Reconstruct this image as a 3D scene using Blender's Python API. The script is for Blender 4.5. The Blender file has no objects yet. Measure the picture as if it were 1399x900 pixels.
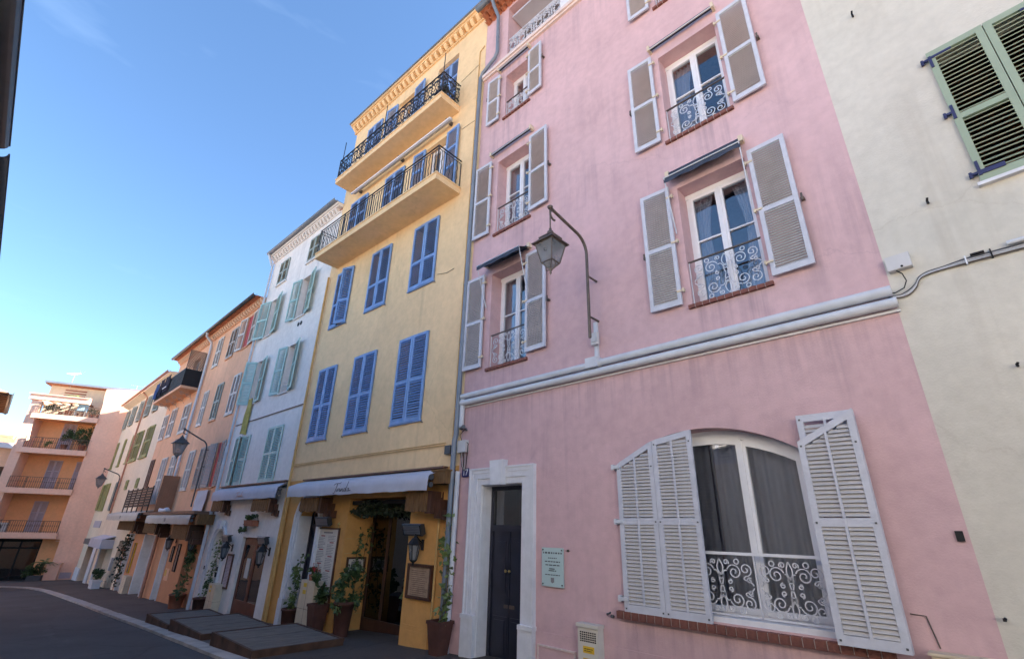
import bpy, math, random
from mathutils import Matrix, Vector
R = math.radians
rnd = random.Random(7)
scene = bpy.context.scene
col = scene.collection

# ------------------------------------------------------------------ camera
cam_d = bpy.data.cameras.new("camera")
cam = bpy.data.objects.new("camera", cam_d); col.objects.link(cam)
YAW, PITCH, ROLL = R(45.644), R(22.744), R(1.490)
fw = Vector((-math.cos(YAW)*math.cos(PITCH), math.sin(YAW)*math.cos(PITCH), math.sin(PITCH)))
r0 = Vector((math.sin(YAW), math.cos(YAW), 0)); u0 = r0.cross(fw)
rt = r0*math.cos(ROLL)+u0*math.sin(ROLL); up = -r0*math.sin(ROLL)+u0*math.cos(ROLL)
cam.matrix_world = Matrix(((rt.x, up.x, -fw.x, 0), (rt.y, up.y, -fw.y, -6.0), (rt.z, up.z, -fw.z, 1.75), (0, 0, 0, 1)))
cam_d.sensor_width = 36; cam_d.lens = 655.872*36/1399
cam_d.clip_start = 0.05; cam_d.clip_end = 3000
scene.camera = cam

# ------------------------------------------------------------------ sky, sun, exposure
SUN_AZ, SUN_EL = 55.0, 30.0          # degrees from +X towards +Y (behind the row of houses)
world = bpy.data.worlds.new("World"); scene.world = world; world.use_nodes = True
nt = world.node_tree; nt.nodes.clear()
wo = nt.nodes.new("ShaderNodeOutputWorld"); bg = nt.nodes.new("ShaderNodeBackground")
sky = nt.nodes.new("ShaderNodeTexSky"); sky.sky_type = 'NISHITA'; sky.sun_disc = False
sky.sun_elevation = R(SUN_EL); sky.sun_rotation = R(90-SUN_AZ)
sky.altitude = 50; sky.air_density = 1.0; sky.dust_density = 0.4; sky.ozone_density = 1.2
tc = nt.nodes.new("ShaderNodeTexCoord"); mp = nt.nodes.new("ShaderNodeMapping")
mp.inputs['Scale'].default_value = (1.2, 1.2, 6.0)
nz = nt.nodes.new("ShaderNodeTexNoise"); nz.inputs['Scale'].default_value = 1.6; nz.inputs['Detail'].default_value = 5; nz.inputs['Roughness'].default_value = 0.62
cr = nt.nodes.new("ShaderNodeValToRGB"); cr.color_ramp.elements[0].position = 0.60; cr.color_ramp.elements[0].color = (0, 0, 0, 1)
cr.color_ramp.elements[1].position = 0.86; cr.color_ramp.elements[1].color = (0.07, 0.07, 0.07, 1)
mxs = nt.nodes.new("ShaderNodeMixRGB"); mxs.inputs['Color2'].default_value = (9.5, 9.7, 10.0, 1)
nt.links.new(tc.outputs['Generated'], mp.inputs['Vector']); nt.links.new(mp.outputs['Vector'], nz.inputs['Vector'])
nt.links.new(nz.outputs['Fac'], cr.inputs['Fac']); nt.links.new(cr.outputs['Color'], mxs.inputs['Fac'])
nt.links.new(sky.outputs['Color'], mxs.inputs['Color1']); tn = nt.nodes.new("ShaderNodeMixRGB"); tn.blend_type = 'MULTIPLY'; tn.inputs['Fac'].default_value = 1.0; tn.inputs['Color2'].default_value = (0.76, 0.94, 1.10, 1)
nt.links.new(mxs.outputs['Color'], tn.inputs['Color1']); nt.links.new(tn.outputs['Color'], bg.inputs['Color'])
bg.inputs['Strength'].default_value = 0.05
nt.links.new(bg.outputs['Background'], wo.inputs['Surface'])
sun_d = bpy.data.lights.new("sun", 'SUN'); sun_d.energy = 5.0; sun_d.angle = R(0.5); sun_d.color = (1.0, 0.93, 0.83)
sun = bpy.data.objects.new("sun", sun_d); col.objects.link(sun)
sdir = Vector((math.cos(R(SUN_AZ))*math.cos(R(SUN_EL)), math.sin(R(SUN_AZ))*math.cos(R(SUN_EL)), math.sin(R(SUN_EL))))
sun.rotation_euler = sdir.to_track_quat('Z', 'Y').to_euler(); sun.location = (0, 0, 40)
vs = scene.view_settings; vs.view_transform = 'Standard'; vs.look = 'None'; vs.gamma = 1.0; vs.exposure = 2.8
scene.cycles.max_bounces = 8; scene.cycles.diffuse_bounces = 5; scene.cycles.transparent_max_bounces = 12

# ------------------------------------------------------------------ materials
MATS = {}
def _base(name):
    m = bpy.data.materials.new(name); m.use_nodes = True
    n = m.node_tree; b = n.nodes['Principled BSDF']
    return m, n, b
def plain(name, c, rough=0.6, metal=0.0, var=0.12, scale=6.0, bump=0.0, bscale=60.0, spec=0.3, coords='Object', stretch=(1, 1, 1)):
    if name in MATS: return MATS[name]
    m, n, b = _base(name); b.inputs['Roughness'].default_value = rough; b.inputs['Metallic'].default_value = metal
    b.inputs['Specular IOR Level'].default_value = spec
    t = n.nodes.new("ShaderNodeTexCoord"); mp = n.nodes.new("ShaderNodeMapping"); mp.inputs['Scale'].default_value = stretch
    n.links.new(t.outputs[coords], mp.inputs['Vector'])
    nz = n.nodes.new("ShaderNodeTexNoise"); nz.inputs['Scale'].default_value = scale; nz.inputs['Detail'].default_value = 6
    n.links.new(mp.outputs['Vector'], nz.inputs['Vector'])
    rp = n.nodes.new("ShaderNodeValToRGB")
    lo = [x*(1-var) for x in c]; hi = [min(0.95, x*(1+var)) for x in c]
    rp.color_ramp.elements[0].position = 0.3; rp.color_ramp.elements[0].color = (*lo, 1)
    rp.color_ramp.elements[1].position = 0.7; rp.color_ramp.elements[1].color = (*hi, 1)
    n.links.new(nz.outputs['Fac'], rp.inputs['Fac']); n.links.new(rp.outputs['Color'], b.inputs['Base Color'])
    if bump:
        n2 = n.nodes.new("ShaderNodeTexNoise"); n2.inputs['Scale'].default_value = bscale; n2.inputs['Detail'].default_value = 4
        n.links.new(mp.outputs['Vector'], n2.inputs['Vector'])
        bp = n.nodes.new("ShaderNodeBump"); bp.inputs['Strength'].default_value = bump; bp.inputs['Distance'].default_value = 0.02
        n.links.new(n2.outputs['Fac'], bp.inputs['Height']); n.links.new(bp.outputs['Normal'], b.inputs['Normal'])
    MATS[name] = m; return m
def stucco(name, c, stain=(0.25, 0.22, 0.22), amount=0.35, patch=0.10, seed=0.0, crack=0.6, drips=()):
    """Painted render: mottled tone, washed patches, vertical rain streaks, fine and coarse relief."""
    m, n, b = _base(name); b.inputs['Roughness'].default_value = 0.9; b.inputs['Specular IOR Level'].default_value = 0.15
    N, L = n.nodes, n.links
    t = N.new("ShaderNodeTexCoord"); mp = N.new("ShaderNodeMapping"); mp.inputs['Location'].default_value = (seed, seed*0.37, seed*0.71)
    L.new(t.outputs['Object'], mp.inputs['Vector'])
    def noise(scale, detail=6, rough=0.55, vec=None, dist=0.0):
        q = N.new("ShaderNodeTexNoise"); q.inputs['Scale'].default_value = scale; q.inputs['Detail'].default_value = detail
        q.inputs['Roughness'].default_value = rough; q.inputs['Distortion'].default_value = dist
        L.new(vec or mp.outputs['Vector'], q.inputs['Vector']); return q
    def ramp(src, p0, p1, c0=(0, 0, 0, 1), c1=(1, 1, 1, 1)):
        r = N.new("ShaderNodeValToRGB"); r.color_ramp.elements[0].position = p0; r.color_ramp.elements[1].position = p1
        r.color_ramp.elements[0].color = c0; r.color_ramp.elements[1].color = c1; L.new(src, r.inputs['Fac']); return r
    def mix(fac, a, bcol, mode='MIX'):
        x = N.new("ShaderNodeMixRGB"); x.blend_type = mode
        if isinstance(fac, float): x.inputs['Fac'].default_value = fac
        else: L.new(fac, x.inputs['Fac'])
        for k, v in (('Color1', a), ('Color2', bcol)):
            if isinstance(v, tuple): x.inputs[k].default_value = v
            else: L.new(v, x.inputs[k])
        return x
    lo = tuple(x*(1-patch) for x in c)+(1,); hi = tuple(min(0.92, x*(1+patch*0.7)) for x in c)+(1,)
    n1 = noise(0.55, 7, 0.6, dist=0.4); base = ramp(n1.outputs['Fac'], 0.33, 0.68, lo, hi)
    n2 = noise(7.0, 5, 0.6); speck = ramp(n2.outputs['Fac'], 0.35, 0.65, (0.94, 0.94, 0.94, 1), (1.04, 1.04, 1.04, 1))
    m1 = mix(1.0, base.outputs['Color'], speck.outputs['Color'], 'MULTIPLY')
    ms = N.new("ShaderNodeMapping"); ms.inputs['Scale'].default_value = (2.6, 2.6, 0.16); L.new(mp.outputs['Vector'], ms.inputs['Vector'])
    n3 = noise(1.3, 6, 0.65, ms.outputs['Vector'], 0.3); st = ramp(n3.outputs['Fac'], 0.50, 0.74)
    n4 = noise(0.35, 4, 0.6); area = ramp(n4.outputs['Fac'], 0.42, 0.62)
    f = N.new("ShaderNodeMath"); f.operation = 'MULTIPLY'; L.new(st.outputs['Color'], f.inputs[0]); L.new(area.outputs['Color'], f.inputs[1])
    f2 = N.new("ShaderNodeMath"); f2.operation = 'MULTIPLY'; L.new(f.outputs[0], f2.inputs[0]); f2.inputs[1].default_value = amount
    m2 = mix(f2.outputs[0], m1.outputs['Color'], tuple(stain)+(1,))
    n5 = noise(2.2, 8, 0.7, dist=1.2); sc = ramp(n5.outputs['Fac'], 0.60, 0.78)
    f3 = N.new("ShaderNodeMath"); f3.operation = 'MULTIPLY'; L.new(sc.outputs['Color'], f3.inputs[0]); f3.inputs[1].default_value = amount*0.35
    m3 = mix(f3.outputs[0], m2.outputs['Color'], tuple(stain)+(1,))
    vo = N.new("ShaderNodeTexVoronoi"); vo.feature = 'DISTANCE_TO_EDGE'; vo.inputs['Scale'].default_value = 0.45
    wv = N.new("ShaderNodeMixRGB"); wv.blend_type = 'ADD'; wv.inputs['Fac'].default_value = 0.5; nw = noise(1.6, 6, 0.7); L.new(mp.outputs['Vector'], wv.inputs['Color1']); L.new(nw.outputs['Color'], wv.inputs['Color2'])
    L.new(wv.outputs['Color'], vo.inputs['Vector']); ck = ramp(vo.outputs['Distance'], 0.0, 0.006, (1, 1, 1, 1), (0, 0, 0, 1)); ckm = ramp(n4.outputs['Fac'], 0.46, 0.60)
    f4 = N.new("ShaderNodeMath"); f4.operation = 'MULTIPLY'; L.new(ck.outputs['Color'], f4.inputs[0]); L.new(ckm.outputs['Color'], f4.inputs[1])
    f5 = N.new("ShaderNodeMath"); f5.operation = 'MULTIPLY'; L.new(f4.outputs[0], f5.inputs[0]); f5.inputs[1].default_value = amount*crack
    m4 = mix(f5.outputs[0], m3.outputs['Color'], tuple(stain)+(1,))
    vc = N.new("ShaderNodeTexVoronoi"); vc.inputs['Scale'].default_value = 0.30; L.new(wv.outputs['Color'], vc.inputs['Vector'])
    pr = ramp(vc.outputs['Color'], 0.1, 0.9, (0.955, 0.955, 0.955, 1), (1.035, 1.035, 1.035, 1))
    m5 = mix(1.0, m4.outputs['Color'], pr.outputs['Color'], 'MULTIPLY')
    last = m5
    if drips:
        sx = N.new("ShaderNodeSeparateXYZ"); L.new(t.outputs['Object'], sx.inputs['Vector'])
        md = N.new("ShaderNodeMapping"); md.inputs['Scale'].default_value = (9, 9, 0.22); L.new(t.outputs['Object'], md.inputs['Vector'])
        nd = noise(1.0, 5, 0.6, md.outputs['Vector']); dr = ramp(nd.outputs['Fac'], 0.46, 0.72)
        def rng(src, a, b_, c_, d_):
            q = N.new("ShaderNodeMapRange"); q.clamp = True; L.new(src, q.inputs['Value'])
            for k, v in zip(('From Min', 'From Max', 'To Min', 'To Max'), (a, b_, c_, d_)): q.inputs[k].default_value = v
            return q.outputs['Result']
        def mul(a, b_):
            q = N.new("ShaderNodeMath"); q.operation = 'MULTIPLY'; L.new(a, q.inputs[0])
            if isinstance(b_, float): q.inputs[1].default_value = b_
            else: L.new(b_, q.inputs[1])
            return q.outputs[0]
        tot = None
        for (x0, x1, zz, ln, k) in drips:
            w = mul(mul(rng(sx.outputs['X'], x0, x0+.12, 0, 1), rng(sx.outputs['X'], x1-.12, x1, 1, 0)), mul(rng(sx.outputs['Z'], zz-ln, zz, 0, 1), rng(sx.outputs['Z'], zz, zz+.01, 1, 0)))
            w = mul(w, float(k))
            if tot is None: tot = w
            else:
                q = N.new("ShaderNodeMath"); q.operation = 'MAXIMUM'; L.new(tot, q.inputs[0]); L.new(w, q.inputs[1]); tot = q.outputs[0]
        last = mix(mul(tot, dr.outputs['Color']), m5.outputs['Color'], tuple(stain)+(1,))
    L.new(last.outputs['Color'], b.inputs['Base Color'])
    nb = noise(55, 4, 0.6); nb2 = noise(3.0, 4, 0.5)
    ad = N.new("ShaderNodeMath"); ad.operation = 'MULTIPLY_ADD'; L.new(nb2.outputs['Fac'], ad.inputs[0]); ad.inputs[1].default_value = 1.6; L.new(nb.outputs['Fac'], ad.inputs[2])
    bp = N.new("ShaderNodeBump"); bp.inputs['Strength'].default_value = 0.28; bp.inputs['Distance'].default_value = 0.012
    L.new(ad.outputs[0], bp.inputs['Height']); L.new(bp.outputs['Normal'], b.inputs['Normal'])
    MATS[name] = m; return m
def glass(name, tint=(0.9, 0.93, 0.95), boost=1.0):
    m = bpy.data.materials.new(name); m.use_nodes = True; n = m.node_tree; n.nodes.clear()
    o = n.nodes.new("ShaderNodeOutputMaterial"); mx = n.nodes.new("ShaderNodeMixShader"); tr = n.nodes.new("ShaderNodeBsdfTransparent")
    gl = n.nodes.new("ShaderNodeBsdfGlossy"); gl.inputs['Roughness'].default_value = 0.015
    tr.inputs['Color'].default_value = (*tint, 1)
    fr = n.nodes.new("ShaderNodeFresnel"); fr.inputs['IOR'].default_value = 1.5
    mt = n.nodes.new("ShaderNodeMath"); mt.operation = 'MULTIPLY_ADD'; mt.use_clamp = True
    mt.inputs[1].default_value = 1.6*boost; mt.inputs[2].default_value = 0.05
    t = n.nodes.new("ShaderNodeTexCoord"); nz = n.nodes.new("ShaderNodeTexNoise"); nz.inputs['Scale'].default_value = 1.7
    n.links.new(t.outputs['Object'], nz.inputs['Vector'])
    bp = n.nodes.new("ShaderNodeBump"); bp.inputs['Strength'].default_value = 0.06; bp.inputs['Distance'].default_value = 0.05
    n.links.new(nz.outputs['Fac'], bp.inputs['Height']); n.links.new(bp.outputs['Normal'], gl.inputs['Normal'])
    n.links.new(fr.outputs['Fac'], mt.inputs[0]); n.links.new(mt.outputs[0], mx.inputs['Fac'])
    n.links.new(tr.outputs[0], mx.inputs[1]); n.links.new(gl.outputs[0], mx.inputs[2]); n.links.new(mx.outputs[0], o.inputs['Surface'])
    MATS[name] = m; return m
def leafmat(name, c, c2):
    m, n, b = _base(name); b.inputs['Roughness'].default_value = 0.5
    t = n.nodes.new("ShaderNodeTexCoord"); nz = n.nodes.new("ShaderNodeTexNoise"); nz.inputs['Scale'].default_value = 9
    n.links.new(t.outputs['Object'], nz.inputs['Vector'])
    rp = n.nodes.new("ShaderNodeValToRGB"); rp.color_ramp.elements[0].position = 0.35; rp.color_ramp.elements[1].position = 0.65
    rp.color_ramp.elements[0].color = (*c, 1); rp.color_ramp.elements[1].color = (*c2, 1)
    n.links.new(nz.outputs['Fac'], rp.inputs['Fac']); n.links.new(rp.outputs['Color'], b.inputs['Base Color'])
    MATS[name] = m; return m

PINK = stucco("pink_render", (0.60, 0.405, 0.425), (0.20, 0.165, 0.19), 0.50, 0.08, 3.0, 0.45, [(-2.45, -1.35, 4.62, 1.1, .5), (-2.45, -1.4, 7.57, 1.3, .45), (-6.55, -5.45, 4.56, .9, .4), (-6.5, -5.4, 7.6, 1.0, .4), (-6.4, -5.5, 10.84, 1.0, .45), (-7.1, -.3, 3.94, .8, .42), (-7.1, -.9, 12.74, 1.5, .45), (-3.85, -1.0, .77, .5, .5)])
YEL = stucco("yellow_render", (0.82, 0.59, 0.345), (0.42, 0.30, 0.18), 0.40, 0.07, 11.0)
YSH = stucco("ochre_render", (0.66, 0.35, 0.12), (0.35, 0.2, 0.1), 0.35, 0.10, 12.0)
WHT = stucco("white_render", (0.82, 0.775, 0.745), (0.36, 0.33, 0.32), 0.40, 0.05, 21.0)
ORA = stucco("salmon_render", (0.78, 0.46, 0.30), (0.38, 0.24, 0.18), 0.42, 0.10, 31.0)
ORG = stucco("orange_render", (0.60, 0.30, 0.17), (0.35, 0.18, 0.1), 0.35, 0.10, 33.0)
CRE = stucco("cream_render", (0.80, 0.68, 0.53), (0.40, 0.32, 0.26), 0.35, 0.06, 41.0)
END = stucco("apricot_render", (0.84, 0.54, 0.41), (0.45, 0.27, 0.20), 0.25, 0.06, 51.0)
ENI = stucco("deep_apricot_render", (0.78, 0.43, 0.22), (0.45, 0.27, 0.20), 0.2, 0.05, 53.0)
IVO = stucco("ivory_render", (0.61, 0.575, 0.51), (0.42, 0.37, 0.31), 0.5, 0.08, 61.0)
OPP = stucco("pale_ochre_render", (0.74, 0.68, 0.58), (0.40, 0.33, 0.26), 0.3, 0.06, 71.0)
STONEW = stucco("white_stone_trim", (0.70, 0.70, 0.74), (0.36, 0.34, 0.34), 0.45, 0.05, 81.0)
PIKTRIM = stucco("pale_pink_trim", (0.70, 0.58, 0.55), (0.3, 0.25, 0.24), 0.4, 0.05, 83.0)
GREYSH = plain("grey_shutter_paint", (0.52, 0.53, 0.60), 0.55, var=0.08, scale=9, bump=0.15, bscale=40)
GREYSL = plain("grey_slat_paint", (0.48, 0.465, 0.475), 0.6, var=0.12, scale=7)
BLUE = plain("blue_shutter_paint", (0.19, 0.31, 0.57), 0.5, var=0.16, scale=5, bump=0.1)
MINT = plain("mint_shutter_paint", (0.40, 0.57, 0.55), 0.55, var=0.10, scale=6)
SAGE = plain("sage_shutter_paint", (0.30, 0.36, 0.27), 0.5, var=0.06, scale=4)
OLIVE = plain("olive_shutter_paint", (0.33, 0.33, 0.13), 0.55, var=0.12, scale=5)
GREYGRN = plain("grey_green_shutter_paint", (0.30, 0.34, 0.31), 0.55, var=0.12, scale=5)
WORNW = plain("worn_white_paint", (0.62, 0.60, 0.57), 0.6, var=0.16, scale=14, bump=0.15)
WORNG = plain("worn_grey_paint", (0.36, 0.34, 0.33), 0.65, var=0.25, scale=14, bump=0.15)
BROWNSH = plain("brown_shutter_paint", (0.16, 0.09, 0.065), 0.6, var=0.2)
LILAC = plain("lilac_shutter_paint", (0.42, 0.38, 0.44), 0.6, var=0.06)
NAVY = plain("navy_iron", (0.035, 0.04, 0.11), 0.5, var=0.1)
WFRAME = plain("white_window_paint", (0.74, 0.75, 0.80), 0.35, var=0.04, spec=0.5)
WIRON = plain("white_wrought_iron", (0.60, 0.61, 0.67), 0.5, var=0.08, scale=20)
BIRON = plain("black_wrought_iron", (0.018, 0.018, 0.022), 0.45, var=0.2, spec=0.5)
BRIRON = plain("brown_iron", (0.10, 0.075, 0.06), 0.5, var=0.2, scale=12, spec=0.5)
GIRON = plain("dark_grey_metal", (0.07, 0.075, 0.085), 0.45, var=0.15, spec=0.5)
PIPE = plain("grey_blue_pipe", (0.17, 0.20, 0.25), 0.45, var=0.12, scale=4, spec=0.5)
PIPEW = plain("pale_pipe", (0.56, 0.58, 0.63), 0.5, var=0.08, scale=5, spec=0.4)
PIPEY = plain("ochre_pipe", (0.55, 0.34, 0.13), 0.55, var=0.12)
PIPEP = plain("salmon_pipe", (0.50, 0.25, 0.17), 0.55, var=0.12)
BRICK = plain("sill_brick", (0.19, 0.075, 0.06), 0.8, var=0.35, scale=11, bump=0.4)
MORTAR = plain("mortar", (0.42, 0.37, 0.36), 0.9, var=0.15)
TERRA = plain("terracotta_tile", (0.42, 0.16, 0.085), 0.8, var=0.35, scale=7, bump=0.3)
CLAY = plain("clay_pot", (0.09, 0.038, 0.03), 0.7, var=0.2)
CLAYB = plain("terracotta_trough", (0.34, 0.13, 0.075), 0.75, var=0.2)
WOOD = plain("dark_brown_wood", (0.075, 0.032, 0.02), 0.45, var=0.3, scale=8, stretch=(6, 6, 0.6), spec=0.4)
SLATW = plain("weathered_cane", (0.16, 0.085, 0.035), 0.7, var=0.4, scale=12, stretch=(5, 5, 0.5))
DECK = plain("weathered_deck_wood", (0.165, 0.145, 0.13), 0.8, var=0.35, scale=5, stretch=(6, 0.6, 6), bump=0.3, bscale=30)
DECKE = plain("deck_edge_wood", (0.085, 0.045, 0.03), 0.8, var=0.4, scale=4)
BDOOR = plain("blue_black_door_paint", (0.022, 0.022, 0.036), 0.4, var=0.2, scale=4, spec=0.5)
BRASS = plain("brass", (0.55, 0.40, 0.16), 0.3, metal=0.9, var=0.1)
CANVAS = plain("grey_white_canvas", (0.50, 0.50, 0.57), 0.85, var=0.07, scale=3, bump=0.12, bscale=12)
CANVASB = plain("beige_canvas", (0.50, 0.46, 0.41), 0.85, var=0.08, scale=3, bump=0.12, bscale=12)
SLATE = plain("slate_blue_canvas", (0.045, 0.055, 0.08), 0.8, var=0.15)
INK = plain("dark_ink", (0.03, 0.025, 0.02), 0.7, var=0.0)
ORINK = plain("orange_ink", (0.50, 0.22, 0.14), 0.7, var=0.0)
REDINK = plain("red_ink", (0.30, 0.03, 0.04), 0.7, var=0.0)
GREYINK = plain("grey_ink", (0.22, 0.21, 0.22), 0.7, var=0.0)
PAPER = plain("menu_paper", (0.62, 0.58, 0.53), 0.8, var=0.05)
PARCH = plain("faded_parchment", (0.36, 0.25, 0.17), 0.8, var=0.25, scale=9)
def asphalt(name, c):
    m, n, b = _base(name); b.inputs['Roughness'].default_value = 0.82; N, L = n.nodes, n.links
    t = N.new("ShaderNodeTexCoord")
    def nz(sc, d=6, st=(1, 1, 1)):
        mp = N.new("ShaderNodeMapping"); mp.inputs['Scale'].default_value = st; L.new(t.outputs['Object'], mp.inputs['Vector'])
        q = N.new("ShaderNodeTexNoise"); q.inputs['Scale'].default_value = sc; q.inputs['Detail'].default_value = d; q.inputs['Roughness'].default_value = .65; L.new(mp.outputs['Vector'], q.inputs['Vector']); return q
    def rp(src, p0, p1, a, e):
        r = N.new("ShaderNodeValToRGB"); r.color_ramp.elements[0].position = p0; r.color_ramp.elements[1].position = p1; r.color_ramp.elements[0].color = (a, a, a, 1); r.color_ramp.elements[1].color = (e, e, e, 1); L.new(src, r.inputs['Fac']); return r.outputs['Color']
    def mul(a, e):
        x = N.new("ShaderNodeMixRGB"); x.blend_type = 'MULTIPLY'; x.inputs['Fac'].default_value = 1; L.new(a, x.inputs['Color1']); L.new(e, x.inputs['Color2']); return x.outputs['Color']
    vo = N.new("ShaderNodeTexVoronoi"); vo.inputs['Scale'].default_value = .22; L.new(t.outputs['Object'], vo.inputs['Vector'])
    vd = N.new("ShaderNodeTexVoronoi"); vd.feature = 'DISTANCE_TO_EDGE'; vd.inputs['Scale'].default_value = .35
    wv = N.new("ShaderNodeMixRGB"); wv.blend_type = 'ADD'; wv.inputs['Fac'].default_value = .6; L.new(t.outputs['Object'], wv.inputs['Color1']); L.new(nz(1.2).outputs['Color'], wv.inputs['Color2']); L.new(wv.outputs['Color'], vd.inputs['Vector'])
    k = mul(mul(rp(nz(.5).outputs['Fac'], .3, .7, .72, 1.30), rp(nz(70, 3).outputs['Fac'], .3, .7, .6, 1.5)), mul(rp(vo.outputs['Color'], 0, 1, .82, 1.18), rp(vd.outputs['Distance'], 0, .008, .45, 1.0)))
    k = mul(k, rp(nz(.9, 5, (.25, 1.6, 1)).outputs['Fac'], .60, .78, 1.0, 1.7))
    x = N.new("ShaderNodeMixRGB"); x.blend_type = 'MULTIPLY'; x.inputs['Fac'].default_value = 1; x.inputs['Color2'].default_value = (*c, 1); L.new(k, x.inputs['Color1']); L.new(x.outputs['Color'], b.inputs['Base Color'])
    bp = N.new("ShaderNodeBump"); bp.inputs['Strength'].default_value = .5; bp.inputs['Distance'].default_value = .01; L.new(nz(90, 4).outputs['Fac'], bp.inputs['Height']); L.new(bp.outputs['Normal'], b.inputs['Normal'])
    MATS[name] = m; return m
ASPH = asphalt("worn_asphalt", (.052, .052, .057)); PAVE = asphalt("worn_pavement", (.078, .062, .056))
PLASTIC = plain("pale_plastic", (0.56, 0.55, 0.56), 0.5, var=0.05)
BEIGEB = plain("beige_box", (0.62, 0.52, 0.39), 0.6, var=0.08)
YSTICK = plain("yellow_sticker", (0.66, 0.42, 0.04), 0.5, var=0.05)
BLACK = plain("matt_black", (0.012, 0.012, 0.014), 0.6, var=0.1)
PLAQ = plain("pale_green_plaque", (0.46, 0.58, 0.58), 0.25, var=0.03, spec=0.5)
NUMB = plain("enamel_blue", (0.03, 0.03, 0.12), 0.3, var=0.05, spec=0.5)
ENAMW = plain("enamel_white", (0.75, 0.75, 0.78), 0.35, var=0.0)
HEATER = plain("heater_shell", (0.05, 0.05, 0.055), 0.35, metal=0.4, var=0.1)
ALU = plain("aluminium", (0.55, 0.56, 0.58), 0.3, metal=0.9, var=0.05)
CURT = plain("white_net_curtain", (0.62, 0.62, 0.66), 0.9, var=0.06)
REDROOM = plain("red_panel", (0.42, 0.06, 0.06), 0.7, var=0.15)
KERB = plain("kerb_stone", (0.42, 0.385, 0.36), 0.85, var=0.25, scale=3, bump=0.3)
TOWEL = plain("white_towelling", (0.66, 0.66, 0.72), 0.95, var=0.05, bump=0.4, bscale=25)
DENIM = plain("blue_denim", (0.03, 0.07, 0.20), 0.9, var=0.2)
DARKC = plain("navy_cotton", (0.015, 0.016, 0.032), 0.9, var=0.2)
YCLOTH = plain("mustard_cloth", (0.46, 0.37, 0.12), 0.9, var=0.2)
MESH = plain("black_mesh_screen", (0.02, 0.02, 0.024), 0.7, var=0.1)
PANELB = plain("brown_corrugated_panel", (0.36, 0.17, 0.10), 0.6, var=0.10, scale=3)
LEAF = leafmat("green_leaf", (0.030, 0.055, 0.018), (0.075, 0.12, 0.035))
LEAFL = leafmat("light_leaf", (0.07, 0.11, 0.03), (0.17, 0.22, 0.07))
LEAFD = leafmat("dark_leaf", (0.014, 0.022, 0.010), (0.035, 0.05, 0.022))
STEM = plain("plant_stem", (0.11, 0.08, 0.045), 0.8, var=0.2)
GLASS = glass("window_glass", (0.58, 0.62, 0.70), 2.6); LGLASS = glass("lantern_glass", (0.50, 0.53, 0.56), 0.2); DGLASS = glass("dark_shop_glass", (0.45, 0.45, 0.45), 1.0)
def milky(name, c, f):
    m = bpy.data.materials.new(name); m.use_nodes = True; n = m.node_tree; n.nodes.clear()
    o = n.nodes.new("ShaderNodeOutputMaterial"); mx = n.nodes.new("ShaderNodeMixShader"); tr = n.nodes.new("ShaderNodeBsdfTransparent"); df = n.nodes.new("ShaderNodeBsdfDiffuse")
    t = n.nodes.new("ShaderNodeTexCoord"); z = n.nodes.new("ShaderNodeTexNoise"); z.inputs['Scale'].default_value = 8; n.links.new(t.outputs['Object'], z.inputs['Vector'])
    r = n.nodes.new("ShaderNodeMapRange"); r.inputs['To Min'].default_value = f-.12; r.inputs['To Max'].default_value = f+.12; n.links.new(z.outputs['Fac'], r.inputs['Value'])
    tr.inputs['Color'].default_value = (.8, .82, .84, 1); df.inputs['Color'].default_value = (*c, 1)
    n.links.new(r.outputs['Result'], mx.inputs['Fac']); n.links.new(tr.outputs[0], mx.inputs[1]); n.links.new(df.outputs[0], mx.inputs[2]); n.links.new(mx.outputs[0], o.inputs['Surface'])
    MATS[name] = m; return m
LGLASS = milky("dusty_lantern_glass", (.30, .31, .33), .5)
FROST = plain("frosted_lamp_glass", (0.34, 0.36, 0.38), 0.25, var=0.1, spec=0.6)
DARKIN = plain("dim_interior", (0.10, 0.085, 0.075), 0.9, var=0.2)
GREYDR = plain("grey_door_paint", (0.11, 0.105, 0.11), 0.5, var=0.15)

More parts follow.
